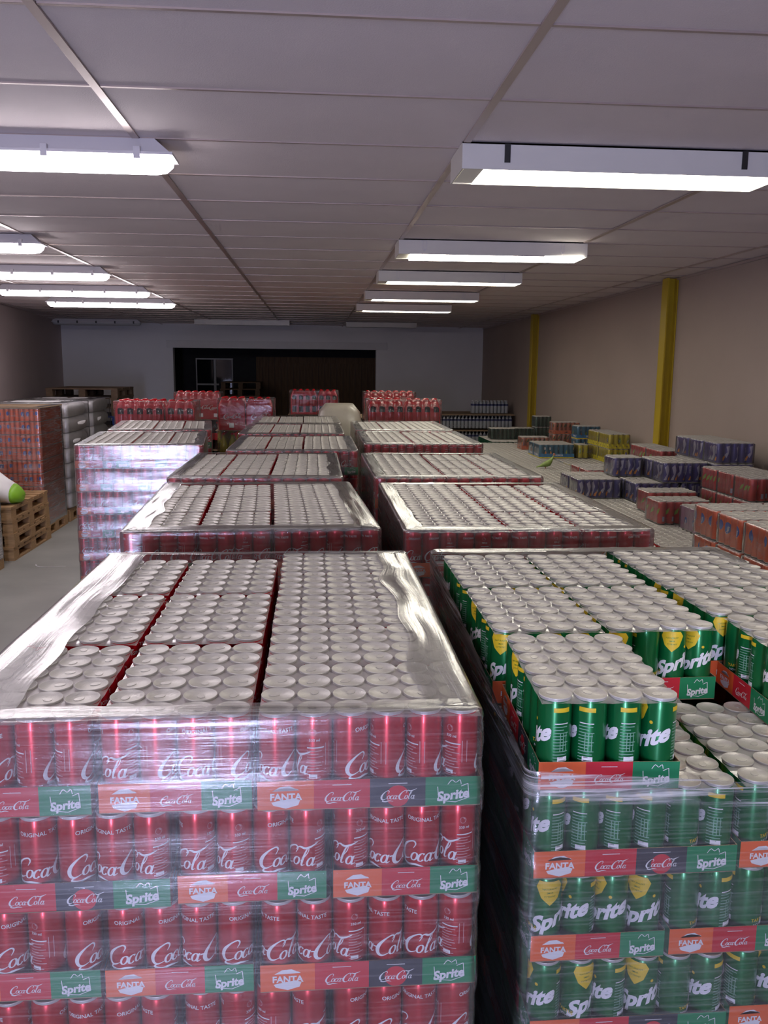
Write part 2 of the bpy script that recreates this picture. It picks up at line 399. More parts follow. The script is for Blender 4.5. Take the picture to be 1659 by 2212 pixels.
# ------------------------------------------------------------------ trays, shrink film, cases
def tray_mesh(nx, ny, style):
    """tray for nx by ny cans, panels and print on all four walls"""
    W, D, H, th = nx * PIT + .001, ny * PIT + .001, .046, .0012
    sl = ['pOr', 'pRd', 'pBk', 'pGr', 'white', 'card', 'pBl', 'pYe', 'pCo']
    bm = bmesh.new(); add_box(bm, -W / 2, -D / 2, 0, W / 2, D / 2, .0015, 5)
    for side in range(4):
        L = W if side % 2 == 0 else D; n = nx if side % 2 == 0 else ny
        rot = Matrix.Rotation(side * PI / 2, 3, 'Z'); off = D / 2 if side % 2 == 0 else W / 2
        def fn(x, y, d=0.0): return rot @ Vector((x, -off - d, y))
        if style == 'mix': P = ['pOr', 'pRd', 'pBk', 'pGr'] if n == 6 else ['pOr', 'pRd', 'pGr']
        else: P = [style]
        for i, c in enumerate(P):
            x0, x1 = -L / 2 + L * i / len(P), -L / 2 + L * (i + 1) / len(P); xc = (x0 + x1) / 2; k = (x1 - x0) / .082
            a = [bm.verts.new(fn(*p)) for p in ((x0, .001), (x1, .001), (x1, H), (x0, H))]; q(bm, a, sl.index(c))
            b = [bm.verts.new(fn(p[0], p[1], -th)) for p in ((x0, .001), (x0, H), (x1, H), (x1, .001))]; q(bm, b, 5)
            t = [bm.verts.new(fn(*p)) for p in ((x0, H, 0), (x1, H, 0), (x1, H, -th), (x0, H, -th))]; q(bm, t, 5)
            def put(art, m, d=.0003): paste(bm, art, sl.index(m), lambda x, y: fn(x, y, d))
            if style == 'mix':
                if c == 'pOr':
                    put(poly([(xc - .021 * k, .013), (xc - .018 * k, .008), (xc, .003), (xc + .018 * k, .008), (xc + .021 * k, .016), (xc + .012 * k, .019), (xc - .012 * k, .015)]), 'white')
                    put(poly([(xc - .020 * k, .03), (xc - .008 * k, .037), (xc + .006 * k, .038), (xc + .02 * k, .031), (xc + .017 * k, .0335), (xc, .036), (xc - .015 * k, .033)]), 'white')
                    put(xf(text('FANTA', .035), .0145 * k, xc, .0165), 'white', .0005)
                elif c in ('pRd', 'pBk'):
                    if c == 'pBk': put(disc(xc, .018, .017 * k, .017, 20), 'pRd')
                    put(xf(LOGO, .0046 * k, xc - .027 * k, .013), 'white', .0005)
                    put(rect(xc - .014 * k, .0375, xc + .014 * k, .0385), 'white')
                elif c == 'pGr':
                    put(xf(text('Sprite', .04, .2), .020 * k, xc, .011, .12), 'white', .0005)
                    fr = [(xc - .023 * k, .031), (xc - .021 * k, .009), (xc + .004 * k, .006), (xc + .024 * k, .013), (xc + .022 * k, .035), (xc + .012 * k, .031)]
                    for s in range(len(fr) - 1): put(ribbon([(*fr[s], .0011), (*fr[s + 1], .0011)], 1), 'white')
                    put(ribbon([(xc - .008 * k, .034, .001), (xc - .002 * k, .041, .0012), (xc + .004 * k, .037, .001), (xc + .010 * k, .041, .0012), (xc + .012 * k, .034, .001)], 3), 'white')
            elif style == 'pBl':
                put(xf(text('TROPICO', .03), .022, xc + .02, .022), 'white'); put(rect(x0, .001, x1, .010), 'pYe')
            elif style == 'pYe':
                for j in range(n): put(disc(x0 + PIT * (j + .5), .02, .008, .005, 8), 'lav' if False else 'pBk') if j % 2 else None
            elif style == 'pCo':
                put(rect(xc - .014, .018, xc + .014, .032), 'pBk'); put(rect(xc - .1 * k / 2, .01, xc + .1 * k / 2, .0115), 'card')
    return to_mesh(bm, 'tray', sl)

def shrink_mesh(nx, ny, sides):
    """shrink film: tight sheet just under the can rims, rounded over the rim, down the sides"""
    W, D = nx * PIT, ny * PIT; bm = bmesh.new(); uvl = bm.loops.layers.uv.new('UVMap'); ta = bm.verts.layers.float.new('thick')
    N = 5; gx, gy = nx * 3, ny * 3; G = {}
    for i in range(gx + 1):
        for j in range(gy + 1):
            x, y = -W / 2 + W * i / gx, -D / 2 + D * j / gy
            dx = (x + W / 2) / PIT % 1.0; dy = (y + D / 2) / PIT % 1.0
            dd = math.hypot(min(dx, 1 - dx), min(dy, 1 - dy))       # distance to the hollow between four lids
            sag = -.0016 * max(0, 1 - dd * 2.4)
            e = i in (0, gx) or j in (0, gy)
            k = (-.003 if e else 0)
            v = bm.verts.new((x * (.992 if e else 1), y * (.992 if e else 1), HCAN - .0022 + k + sag)); v[ta] = .6 if not e else .3; G[i, j] = v
    for i in range(gx):
        for j in range(gy):
            f = q(bm, [G[i, j], G[i + 1, j], G[i + 1, j + 1], G[i, j + 1]], 0, True)
    if sides:
        loop = [G[i, 0] for i in range(gx + 1)] + [G[gx, j] for j in range(1, gy + 1)] + [G[i, gy] for i in range(gx - 1, -1, -1)] + [G[0, j] for j in range(gy - 1, 0, -1)]
        prev = loop
        for z in (.134, .09, .045, .004):
            cur = []
            for k, v in enumerate(loop):
                s = 1.004 if z < .14 else 1
                w_ = .0008 * math.sin(k * 2.1 + z * 90)
                nv = bm.verts.new(((v.co.x + (w_ if abs(v.co.x) > W / 2 * .95 else 0)) * s * 1.008, (v.co.y + (w_ if abs(v.co.y) > D / 2 * .95 else 0)) * s * 1.008, z)); nv[ta] = .05; cur.append(nv)
            for k in range(len(loop)): q(bm, [prev[k], cur[k], cur[(k + 1) % len(loop)], prev[(k + 1) % len(loop)]], 0, True)
            prev = cur
    for f in bm.faces:
        for lp in f.loops:
            c = lp.vert.co
            lp[uvl].uv = (c.x * 2 + c.y * 2 + nx, (c.z * 2 + c.y))
    return to_mesh(bm, 'shrink_film', [SHRINK])

TR, SH, CJ = {}, {}, {}
def tray(nx, ny, style):
    if (nx, ny, style) not in TR: TR[nx, ny, style] = tray_mesh(nx, ny, style)
    return TR[nx, ny, style]
def shrink(nx, ny, sides):
    if (nx, ny, sides) not in SH: SH[nx, ny, sides] = shrink_mesh(nx, ny, sides)
    return SH[nx, ny, sides]
def cans_joined(nx, ny, kind, skip=False, art=False):
    k = (nx, ny, kind, skip, art)
    if k not in CJ:
        bm = bmesh.new(); sl = slots_for(kind)
        for i in range(nx):
            for j in range(1 if skip else 0, ny):
                if skip and 0 < i < nx - 1 and 1 < j < ny - 1: continue
                can_bm(bm, kind, sl, 12, (i - (nx - 1) / 2) * PIT, (j - (ny - 1) / 2) * PIT, .0015, random.random() * 6.28, art and (j == 0 or i in (0, nx - 1)), False)
        CJ[k] = to_mesh(bm, 'cans', sl)
    return CJ[k]

def fill_case(c, nx, ny, kind, style, mode, sides=False, film=True):
    """mode all: every can; front: front row singly, the rest joined; joined: all joined"""
    rnd = random.random
    if style: obj('tray', tray(nx, ny, style), c)
    zz = .0015 if style else 0
    if mode == 'joined': obj('cans', cans_joined(nx, ny, kind, False, True), c, (0, 0, 0), kind='stuff')
    else:
        for j in range(ny if mode == 'all' else 1):
            for i in range(nx):
                obj('can', can_mesh(kind), c, ((i - (nx - 1) / 2) * PIT + (rnd() - .5) * .0008, (j - (ny - 1) / 2) * PIT + (rnd() - .5) * .0008, zz), rnd() * 6.28)
        if mode == 'front': obj('cans', cans_joined(nx, ny, kind, True), c, kind='stuff')
    if film: obj('shrink_film', shrink(nx, ny, sides), c)

# footprint of one layer: [(x centre, y centre, nx, ny, is front)], origin at the front left corner
SW, LW = 4 * PIT + .003, 6 * PIT + .003
def pattern(flip):
    P = []; g = .007
    for c in range(2):
        for r in range(3): P.append([SW / 2 + c * (SW + g), .172 + r * .345, 4, 6, r == 0])
    for r in range(5): P.append([2 * (SW + g) + LW / 2, SW / 2 + r * .2215, 6, 4, r == 0])
    Wt = 2 * (SW + g) + LW
    if flip: P = [[Wt - p[0], *p[1:]] for p in P]
    return P, Wt
WT = pattern(False)[1]; DT = 1.105

LAYM = {}
def layer_mesh(flip, kind, front):
    """a whole layer of cases (or all but its front ones) joined; only outer cans"""
    k = (flip, kind, front)
    if k in LAYM: return LAYM[k]
    bm = bmesh.new(); sl = slots_for(kind); P, Wt = pattern(flip)
    ext = sl + ['pOr', 'pRd', 'pGr', 'card']
    for x, y, nx, ny, fr in P:
        if fr and not front: continue
        w_, d_ = nx * PIT / 2, ny * PIT / 2
        add_box(bm, x - w_, y - d_, 0, x + w_, y + d_, .0015, ext.index('card'))
        for k3, cm in enumerate(('pOr', 'pRd', 'pGr')):
            a = -w_ + 2 * w_ * k3 / 3; b = a + 2 * w_ / 3
            for yy in (y - d_, y + d_): q(bm, [bm.verts.new(p) for p in ((x + a, yy, 0), (x + b, yy, 0), (x + b, yy, .046), (x + a, yy, .046))], ext.index(cm))
            a = -d_ + 2 * d_ * k3 / 3; b = a + 2 * d_ / 3
            for xx in (x - w_, x + w_): q(bm, [bm.verts.new(p) for p in ((xx, y + a, 0), (xx, y + b, 0), (xx, y + b, .046), (xx, y + a, .046))], ext.index(cm))
        for i in range(nx):
            for j in range(ny):
                cx, cy = x + (i - (nx - 1) / 2) * PIT, y + (j - (ny - 1) / 2) * PIT
                if min(cx, Wt - cx, cy, DT - cy) < .12: can_bm(bm, kind, sl, 8, cx, cy, .0015, 0, False, False)
    LAYM[k] = to_mesh(bm, 'case_layer', ext)
    return LAYM[k]

# ------------------------------------------------------------------ wooden pallets
def board(m, x, y, z): return box_mesh('board', m, -x / 2, -y / 2, 0, x / 2, y / 2, z)
WP = {}
def pallet_parts(root, m='wood', W=.8, D=1.2, h=.144, jit=.004, joined=False):
    """boards and blocks, origin at the footprint centre, boards run along x"""
    L = []
    for i in range(3): L.append(('bottom_board', 0 if False else (i - 1) * (W / 2 - .05), 0, 0, .1, D, .02))
    for i in range(3):
        for j in range(3): L.append(('block', (i - 1) * (W / 2 - .05), (j - 1) * (D / 2 - .0725), .02, .1, .145, h - .064))
    for j in range(3): L.append(('stringer_board', 0, (j - 1) * (D / 2 - .0725), h - .044, W, .145, .022))
    n = 5 if D < 1 else 7
    for j in range(n): L.append(('deck_board', 0, -D / 2 + .05 + j * (D - .1) / (n - 1), h - .022, W, (.1 if j % 2 == 0 else .145) * .98, .022))
    # deck boards cross the stringers: turn them so that slots show on the front
    L = [l for l in L if l[0] not in ('deck_board', 'stringer_board')]
    for i in range(3): L.append(('stringer_board', (i - 1) * (W / 2 - .05), 0, h - .044, .1, D, .022))
    for j in range(n): L.append(('deck_board', 0, -D / 2 + .055 + j * (D - .11) / (n - 1), h - .022, W, (.13 if j % 2 == 0 else .1), .022))
    if joined:
        k = (m, W, D, h)
        if k not in WP:
            bm = bmesh.new()
            for _, x, y, z, a, b, c in L: add_box(bm, x - a / 2, y - b / 2, z, x + a / 2, y + b / 2, z + c)
            WP[k] = to_mesh(bm, 'wooden_pallet', [m])
        return obj('wooden_pallet', WP[k], root[0], root[1])
    for nm, x, y, z, a, b, c in L:
        k = (nm, m, W, D)
        if k not in WP: WP[k] = board(m, a, b, c)
        obj(nm, WP[k], root, (x + random.uniform(-jit, jit), y + random.uniform(-jit, jit), z))

# ------------------------------------------------------------------ stretch film round a load
def film(root, x0, y0, x1, y1, zb, ztop, fold=.062, thick=.08, seed=0, rings=46, per=230, mtl=None, off=.006, foldthick=.42, wr=1.0, rim=0.0):
    """ztop: number or f(x, y); fold: how far the film laps over the top (0 = stands up, f(side) allowed)"""
    zt = ztop if callable(ztop) else (lambda x, y: ztop)
    r = .022; W, D = x1 - x0 + 2 * off, y1 - y0 + 2 * off
    pts = []; segs = [('l', W - 2 * r), ('a', PI / 2 * r), ('l', D - 2 * r), ('a', PI / 2 * r), ('l', W - 2 * r), ('a', PI / 2 * r), ('l', D - 2 * r), ('a', PI / 2 * r)]
    tot = sum(s[1] for s in segs)
    def at(s):
        s %= tot; x, y, a = x0 - off + r, y0 - off, 0.0; side = 0
        for k, (t, L) in enumerate(segs):
            if s <= L or k == 7:
                if t == 'l': return x + math.cos(a) * s, y + math.sin(a) * s, math.sin(a), -math.cos(a), side
                b = s / r; nx, ny = math.sin(a + b), -math.cos(a + b)
                cx, cy = x - math.sin(a) * r, y + math.cos(a) * r
                return cx + nx * r, cy + ny * r, nx, ny, side
            s -= L
            if t == 'l': x += math.cos(a) * L; y += math.sin(a) * L; side += 1
            else:
                cx, cy = x - math.sin(a) * r, y + math.cos(a) * r; a += PI / 2
                x, y = cx + math.sin(a) * r, cy - math.cos(a) * r
    bm = bmesh.new(); uvl = bm.loops.layers.uv.new('UVMap'); ta = bm.verts.layers.float.new('thick')
    nf = 9; rows = []; so = seed * 13.7
    for k in range(rings + 1 + nf):
        row = []
        for i in range(per):
            s = tot * i / per; x, y, nx, ny, side = at(s); top = zt(x, y)
            f_ = fold(x, y) if callable(fold) else fold
            if k <= rings:
                t = k / rings; t = 1 - (1 - t) ** 1.35; z = zb + (top - zb) * t
                n1 = noise.noise(Vector((s * 2.2 + so, z * 26, seed))); n2 = noise.noise(Vector((s * 1.1 + so, z * 5.0 + s * 1.5, seed + 5)))
                n3 = noise.noise(Vector((s * 9 + so, z * 60, seed + 9)))
                ph = ((z - .144) / LAYER) % 1.0; waist = -.002 if .33 < ph < .9 else .0
                d = (.0016 * n1 + .0035 * max(n2, 0) + .0007 * n3) * wr + waist
                u = min(1, (top - z) / .02); d -= .004 * (1 - u) ** 2 if f_ > 0 else 0
                th = thick * (1 + 1.2 * max(0, noise.noise(Vector((s * .8 + so, z * 3, 2)))))
                if rim and top - z < rim: th = foldthick; d += .004 * noise.noise(Vector((s * 6, z * 70, seed)))
                px, py, pz = x + nx * d, y + ny * d, z
            else:
                t = (k - rings) / nf; ff = f_ * (1 + .28 * noise.noise(Vector((s * 5 + so, 0, seed + 3)))) * t
                px, py = x - nx * ff, y - ny * ff
                pz = top + .0035 * math.sin(min(1, t * 3) * PI / 2) + .0022 * noise.noise(Vector((s * 3, t * 9, seed))) - .001 * t + .0015
                th = foldthick * (1 - .55 * t) * (.75 + .5 * noise.noise(Vector((s * 1.5, so, 1))))
            v = bm.verts.new((px, py, pz)); v[ta] = max(.02, th); row.append((v, s, (pz if k <= rings else top + t * f_)))
        rows.append(row)
    for k in range(len(rows) - 1):
        if not (rows[k + 1][0][0].co - rows[k][0][0].co).length > 1e-7 and k > rings: continue
        for i in range(per):
            j = (i + 1) % per; a, b, c, d = rows[k][i], rows[k][j], rows[k + 1][j], rows[k + 1][i]
            if k >= rings and not callable(fold) and fold == 0: continue
            if k >= rings and callable(fold) and min(fold(a[0].co.x, a[0].co.y), fold(b[0].co.x, b[0].co.y)) <= 0: continue
            f = q(bm, [a[0], b[0], c[0], d[0]], 0, True)
            if f:
                for lp, (vv, s, z) in zip(f.loops, (a, (b[0], b[1] if j else tot, b[2]), (c[0], c[1] if j else tot, c[2]), d)): lp[uvl].uv = (s + seed * 3.3, z)
    for v in [v for v in bm.verts if not v.link_faces]: bm.verts.remove(v)
    return obj('stretch_film', to_mesh(bm, 'stretch_film', [mtl or FILM]), root)

# =================================================================== SETTING
CZ = 2.80
def struct(name, me, parent=None, **k): return obj(name, me, parent, kind='structure', **k)
XR0, XR1 = (3.18, 2.0), (3.54, 18.2)      # right wall runs very slightly outwards
def quad_wall(name, m, pts, th):
    """slab standing on the line pts[0]-pts[1], thickness to the right hand side"""
    (xa, ya), (xb, yb), z0, z1 = pts; d = Vector((xb - xa, yb - ya)).normalized(); n = Vector((d.y, -d.x)) * th
    bm = bmesh.new(); lo = [bm.verts.new(p) for p in ((xa, ya, z0), (xb, yb, z0), (xb + n.x, yb + n.y, z0), (xa + n.x, ya + n.y, z0))]
    hi = [bm.verts.new((v.co.x, v.co.y, z1)) for v in lo]
    q(bm, lo[::-1]); q(bm, hi)
    for i in range(4): q(bm, [lo[i], lo[(i + 1) % 4], hi[(i + 1) % 4], hi[i]])
    bmesh.ops.recalc_face_normals(bm, faces=bm.faces)
    return struct(name, to_mesh(bm, name, [m]))
YB = -3.2
struct('floor', box_mesh('floor', 'floor', -5.6, YB - .3, -.1, 4.2, 22.2, 0))
quad_wall('wall_right', 'wallR', ((XR0[0] - .12, YB), (XR1[0], 18.2), 0, 2.86), .15)
quad_wall('wall_left', 'wallL', ((-5.13, 18.2), (-3.95, 8.7), 0, 2.86), .15)
quad_wall('wall_left_near', 'wallL', ((-3.95, 8.7), (-3.85, YB), 0, 2.86), .15)
# end wall with the wide opening
bm = bmesh.new()
add_box(bm, -5.4, 18.2, 0, -2.91, 18.42, 2.86); add_box(bm, 1.28, 18.2, 0, 3.9, 18.42, 2.86); add_box(bm, -2.91, 18.2, 2.33, 1.28, 18.42, 2.86)
struct('wall_back', to_mesh(bm, 'wall_back', ['wallB']))
struct('trim_1', box_mesh('trim_1', 'trim', -3.03, 18.15, 2.33, 1.5, 18.2, 2.48))
# dark room beyond
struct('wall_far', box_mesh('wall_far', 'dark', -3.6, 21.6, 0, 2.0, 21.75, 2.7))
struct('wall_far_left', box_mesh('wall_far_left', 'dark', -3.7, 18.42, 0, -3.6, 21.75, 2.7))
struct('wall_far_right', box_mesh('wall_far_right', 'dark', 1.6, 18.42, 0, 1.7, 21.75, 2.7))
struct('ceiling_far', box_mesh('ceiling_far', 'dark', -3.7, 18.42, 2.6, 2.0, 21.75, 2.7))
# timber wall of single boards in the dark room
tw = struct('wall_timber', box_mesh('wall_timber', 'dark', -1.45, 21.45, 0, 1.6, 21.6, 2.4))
pk = box_mesh('plank', 'plank', -.073, -.011, 0, .073, .011, 2.2)
for i in range(20): obj('plank', pk, tw, (-1.36 + i * .152, 21.435 - .008 * (i % 2), 0))
obj('rail_board', box_mesh('rail_board', 'plank', -.85, 21.39, 2.05, 1.55, 21.41, 2.2), tw)
# white framed window in the dark room
wn = struct('window_1', box_mesh('window_1', 'trim', -2.90, 21.52, 2.12, -2.0, 21.56, 2.155))
for x in (-2.90, -2.47, -2.035): obj('frame_bar', box_mesh('frame_bar', 'trim', x, 21.52, .9, x + (.055 if x == -2.47 else .028), 21.56, 2.12), wn)
obj('frame_rail', box_mesh('frame_rail', 'trim', -2.90, 21.515, 1.50, -2.35, 21.555, 1.54), wn)
for x in (-2.87, -2.41): obj('pane', box_mesh('pane', 'glassd', x, 21.54, .9, x + .37, 21.545, 2.12), wn)
# wall behind the camera with the doorway daylight comes through
bm = bmesh.new(); dx0, dx1, dz, _ = DOOR
add_box(bm, -4.0, YB - .15, 0, dx0, YB, 2.86); add_box(bm, dx1, YB - .15, 0, 3.4, YB, 2.86); add_box(bm, dx0, YB - .15, dz, dx1, YB, 2.86)
struct('wall_front', to_mesh(bm, 'wall_front', ['wallR']))
# ceiling: slab, tiles as single panels, rails
ce = struct('ceiling', box_mesh('ceiling', 'ceil', -5.6, YB - .2, CZ + .022, 4.2, 18.45, CZ + .12))
LNG, SHT, GX, GY = 1.2247, .6, -.658, 2.225
tile = box_mesh('ceiling_tile', 'ceil', -LNG / 2 + .006, -SHT / 2 + .005, 0, LNG / 2 - .006, SHT / 2 - .005, .018)
def left_x(y): return -3.9 - max(0, y - 8.7) * .1242 + .02
def right_x(y): return 3.06 + (y - YB) * (.48 / 21.4)
for r in range(-6, 27):
    for c in range(-4, 4):
        x, y = GX + LNG * (c + .5), GY + SHT * (r + .5)
        if x - LNG / 2 < left_x(y) - .6 or y > 18.2: continue
        if y + SHT / 2 > 18.2: continue
        obj('ceiling_tile', tile, ce, (x, y, CZ + .003 + random.uniform(-.0015, .0015)))
for c in range(-3, 4):
    x = GX + LNG * c
    obj('ceiling_rail', box_mesh('ceiling_rail', 'rail', -.0135, 0, 0, .0135, 21.3, .006), ce, (x, YB + .1, CZ - .004))
cr = box_mesh('cross_rail', 'rail', -LNG / 2 + .015, -.0065, 0, LNG / 2 - .015, .0065, .005)
for r in range(-6, 28):
    for c in range(-4, 4):
        x, y = GX + LNG * (c + .5), GY + SHT * r
        if x < left_x(y) - .3 or y > 18.1: continue
        obj('cross_rail', cr, ce, (x, y, CZ - .002))
# wall angle moulding along the right wall
quad_wall('trim_2', 'rail', ((XR0[0] - .135, YB), (XR1[0] - .015, 18.2), CZ - .02, CZ), .012)
# yellow steel columns on the right wall
for y, w_ in ((7.86, .13), (13.25, .13)):
    bm = bmesh.new(); xw = right_x(y)
    add_box(bm, -.10, -w_ / 2, 0, -.088, w_ / 2, CZ - .003); add_box(bm, -.088, -.005, 0, 0, .005, CZ - .003); add_box(bm, -.012, -w_ / 2, 0, 0, w_ / 2, CZ - .003)
    add_box(bm, -.104, -w_ / 2 - .01, 0, 0, w_ / 2 + .01, .015)
    o = obj('steel_column', to_mesh(bm, 'steel_column', ['yellow']), None, (xw - .004, y, 0), 0)
    o['kind'] = 'structure'
    o['label'] = 'yellow steel column on the right wall' + (', the nearer of the two' if y < 10 else ', the farther of the two'); o['category'] = 'column'

# =================================================================== LAMPS
def batten(x0, x1, y, lit, label):
    L = x1 - x0; root = empty('batten_lamp', ((x0 + x1) / 2, y, CZ - .1), label=label, category='lamp', group='sealed fluorescent batten lamps')
    bm = bmesh.new(); h = L / 2      # housing: trapezoid section with chamfered ends
    for (a, b, z0, z1) in ((.055, .075, .098, .045),):
        sec = [(-a, z0), (-b, z1), (b, z1), (a, z0)]
        for e, k in ((-1, 1), (1, 1)): pass
        A = [bm.verts.new((-h + .06 * (i in (0, 3)), s[0], s[1])) for i, s in enumerate(sec)]
        B = [bm.verts.new((h - .06 * (i in (0, 3)), s[0], s[1])) for i, s in enumerate(sec)]
        q(bm, A[::-1]); q(bm, B)
        for i in range(4): q(bm, [A[i], A[(i + 1) % 4], B[(i + 1) % 4], B[i]])
    add_box(bm, -h - .008, -.082, .037, h + .008, .082, .047)
    bmesh.ops.recalc_face_normals(bm, faces=bm.faces)
    obj('housing', to_mesh(bm, 'housing', ['greypl']), root)
    bm = bmesh.new(); rows = []     # rounded diffuser
    for t, s in ((-h + .005, .55), (-h + .03, .9), (-h + .07, 1), (h - .07, 1), (h - .03, .9), (h - .005, .55)):
        rows.append([bm.verts.new((t, .072 * s * math.cos(a), .037 - .055 * s * math.sin(a))) for a in [PI * i / 8 for i in range(9)]])
    for a, b in zip(rows, rows[1:]):
        for i in range(8): q(bm, [a[i], b[i], b[i + 1], a[i + 1]], 0, True)
    q(bm, rows[0]); q(bm, rows[-1][::-1])
    obj('diffuser', to_mesh(bm, 'diffuser', ['tube' if lit else 'off']), root)
    ck = box_mesh('clip', 'clip' if not lit else 'greypl', -.012, -.09, .02, .012, .09, .062)
    n = 5
    for i in range(n): obj('clip', ck, root, (-h + .12 + i * (L - .24) / (n - 1), 0, 0))
    return root
batten(-2.10, -.53, 3.47, True, 'lit white batten lamp nearest the camera, above the aisle on the left')
batten(-2.10, -.53, .95, True, 'lit white batten lamp overhead, nearer than the nearest one in view')
batten(-3.34, -1.77, 5.98, True, 'lit white batten lamp, second from the camera in the left row')
batten(-3.34, -1.77, 7.80, True, 'lit white batten lamp, third from the camera in the left row')
batten(-3.34, -1.77, 9.64, True, 'lit white batten lamp, fourth from the camera in the left row')
batten(-3.34, -1.77, 11.34, True, 'lit white batten lamp at the far end of the lit left row')
batten(-4.79, -3.2, 16.5, False, 'unlit batten lamp in the dark far left corner of the ceiling')

def box_lamp(x, y, L, lit, label, twist=0.0, clips='dark'):
    root = empty('box_lamp', (x + L / 2, y + .14, CZ - .095), label=label, category='lamp', group='open box lamps with reflectors')
    h = L / 2; bm = bmesh.new(); W = .14; H = .095; t = .006
    add_box(bm, -h, -W, 0, h, -W + t, H); add_box(bm, -h, W - t, 0, h, W, H); add_box(bm, -h, -W, H - t, h, W, H)
    add_box(bm, -h, -W + t, 0, -h + t, W - t, H - t); add_box(bm, h - t, -W + t, 0, h, W - t, H - t)
    obj('housing', to_mesh(bm, 'housing', ['enamel']), root)
    dm = 'box' if lit else 'off'
    obj('diffuser', box_mesh('diffuser', dm, -h + (.09 if L > 1.1 else .02), -W + .012, 0, h - .02, W - .012, .012), root, (0, 0, .004 - (.012 if twist else 0)), twist)
    obj('end_plate', box_mesh('end_plate', 'boxend', -h + .01, -W + .012, .004, -h + .085, W - .012, .012), root)
    for s in range(4): obj('louvre', box_mesh('louvre', 'boxend', -.002, -W + .008, 0, .002, W - .008, .03), root, (-h + .1 + (s + .5) * (L - .14) / 4, 0, .02))
    for cx in (-h + .17, h - .17) if L < 1.3 else (-h + .17, 0, h - .17):
        if clips == 'dark': obj('clip', box_mesh('clip', 'clip', -.011, -W - .004, .025, .011, -W, .092), root, (cx, 0, 0))
        else:
            bm = bmesh.new()
            for s in (-1, 1): bm2 = add_box(bm, s * .012 - .0015, -W - .003, .03, s * .012 + .0015, -W, .085)
            add_box(bm, -.006, -W - .006, .018, .006, -W, .032)
            obj('clip', to_mesh(bm, 'clip', ['greypl']), root, (cx, 0, 0))
    return root
for i, (y, tw_) in enumerate(((3.33, 0), (5.78, -.035), (7.60, 0), (9.60, 0), (11.54, 0))):
    box_lamp(.55, y, 1.26, True, 'lit grey box lamp, ' + ('the big one nearest the camera on the right', 'second in the right row, its diffuser hanging askew', 'third in the right row', 'fourth in the right row', 'farthest of the lit right row')[i], tw_, 'dark' if i == 0 else 'pale')
box_lamp(.55, .86, 1.26, True, 'lit grey box lamp overhead, nearer than the nearest one in view')
box_lamp(-2.17, 16.05, 1.71, False, 'unlit box lamp near the end wall, left of the other unlit one', 0, 'pale')
box_lamp(.58, 16.2, 1.31, False, 'unlit box lamp near the end wall, right of the other unlit one', 0, 'pale')

# =================================================================== WRAPPED CAN PALLETS
ZP = .144
def load(x, y, yaw, label, kind='cola', nlay=9, nvis=2, seed=1, flip0=False, filmk=None, top=True, group='film wrapped pallets of red cans', topmode='all'):
    """x, y: front left corner of the load; top layer has pattern(flip0)"""
    root = empty('wrapped_pallet', (x, y, 0), yaw, label=label, category='wrapped pallet', group=group)
    pallet_parts((root, (WT / 2, DT / 2, 0)), joined=True, W=.8, D=1.15)
    for k in range(nlay):
        fromtop = nlay - 1 - k; z = ZP + LAYER * k; flip = flip0 ^ (fromtop % 2 == 1); P, _ = pattern(flip)
        if fromtop == 0 and not top: continue
        if fromtop >= nvis:
            obj('case_layer', layer_mesh(flip, kind, True), root, (0, 0, z), kind='stuff'); continue
        if fromtop > 0: obj('case_layer', layer_mesh(flip, kind, False), root, (0, 0, z), kind='stuff')
        for px, py, nx, ny, fr in P:
            if fromtop > 0 and not fr: continue
            c = empty('drinks_case', (px + random.uniform(-.0015, .0015), py + random.uniform(-.002, .002), z), random.uniform(-.004, .004), root)
            fill_case(c, nx, ny, kind, 'mix', topmode if fromtop == 0 else 'front', film=fromtop == 0)
    zt = ZP + LAYER * nlay
    film(root, 0, 0, WT, DT, .12, zt - .002, seed=seed, **(filmk or {}))
    return root

load(-.545, 1.17, 0, 'nearest wrapped pallet of red cola cans, at the bottom left of the view', nvis=6, seed=1, filmk=dict(rings=90, per=420, thick=.07, foldthick=.42, fold=lambda x, y: .05 if y < .02 else (.03 if y > DT - .02 else (.11 if x < .4 else .085))))
load(-.585, 2.58, .05, 'wrapped pallet of red cola cans directly behind the nearest red one', nvis=2, seed=2, filmk=dict(rings=60, per=300, fold=.08))
load(.275, 2.57, 0, 'wrapped pallet of red cola cans directly behind the green can pallet', nvis=3, seed=3, flip0=True, filmk=dict(rings=60, per=300, fold=.06))
load(-.665, 3.88, 0, 'wrapped pallet of red cola cans, third from the camera in the middle row', nvis=1, seed=4)
load(.27, 3.88, 0, 'wrapped pallet of red cola cans, second behind the green can pallet', nvis=3, seed=5, flip0=True)
load(-.53, 5.15, 0, 'wrapped pallet of red cola cans, fourth from the camera in the middle row', nvis=3, seed=6)
load(.325, 5.62, 0, 'wrapped pallet of red cola cans, third behind the green can pallet', nvis=2, seed=7, flip0=True)
load(.33, 6.88, 0, 'wrapped pallet of red cola cans, fourth behind the green can pallet, bottles behind it', nvis=1, seed=8, topmode='joined')
load(-.57, 6.46, 0, 'wrapped pallet of red cola cans, fifth from the camera in the middle row', nvis=1, seed=9)
load(-.56, 7.66, .01, 'wrapped pallet of red cola cans, last of the middle row, beside the cream load', nvis=1, seed=10, topmode='joined')
load(-1.50, 5.47, .10, 'wrapped pallet of red cola cans beside the aisle with bright glare on its film', nvis=9, seed=11, flip0=True, filmk=dict(rings=80, per=300, mtl=FILM3))
load(-1.60, 6.78, .12, 'wrapped pallet of red cola cans behind the one with bright glare', nvis=2, seed=12, flip0=True)

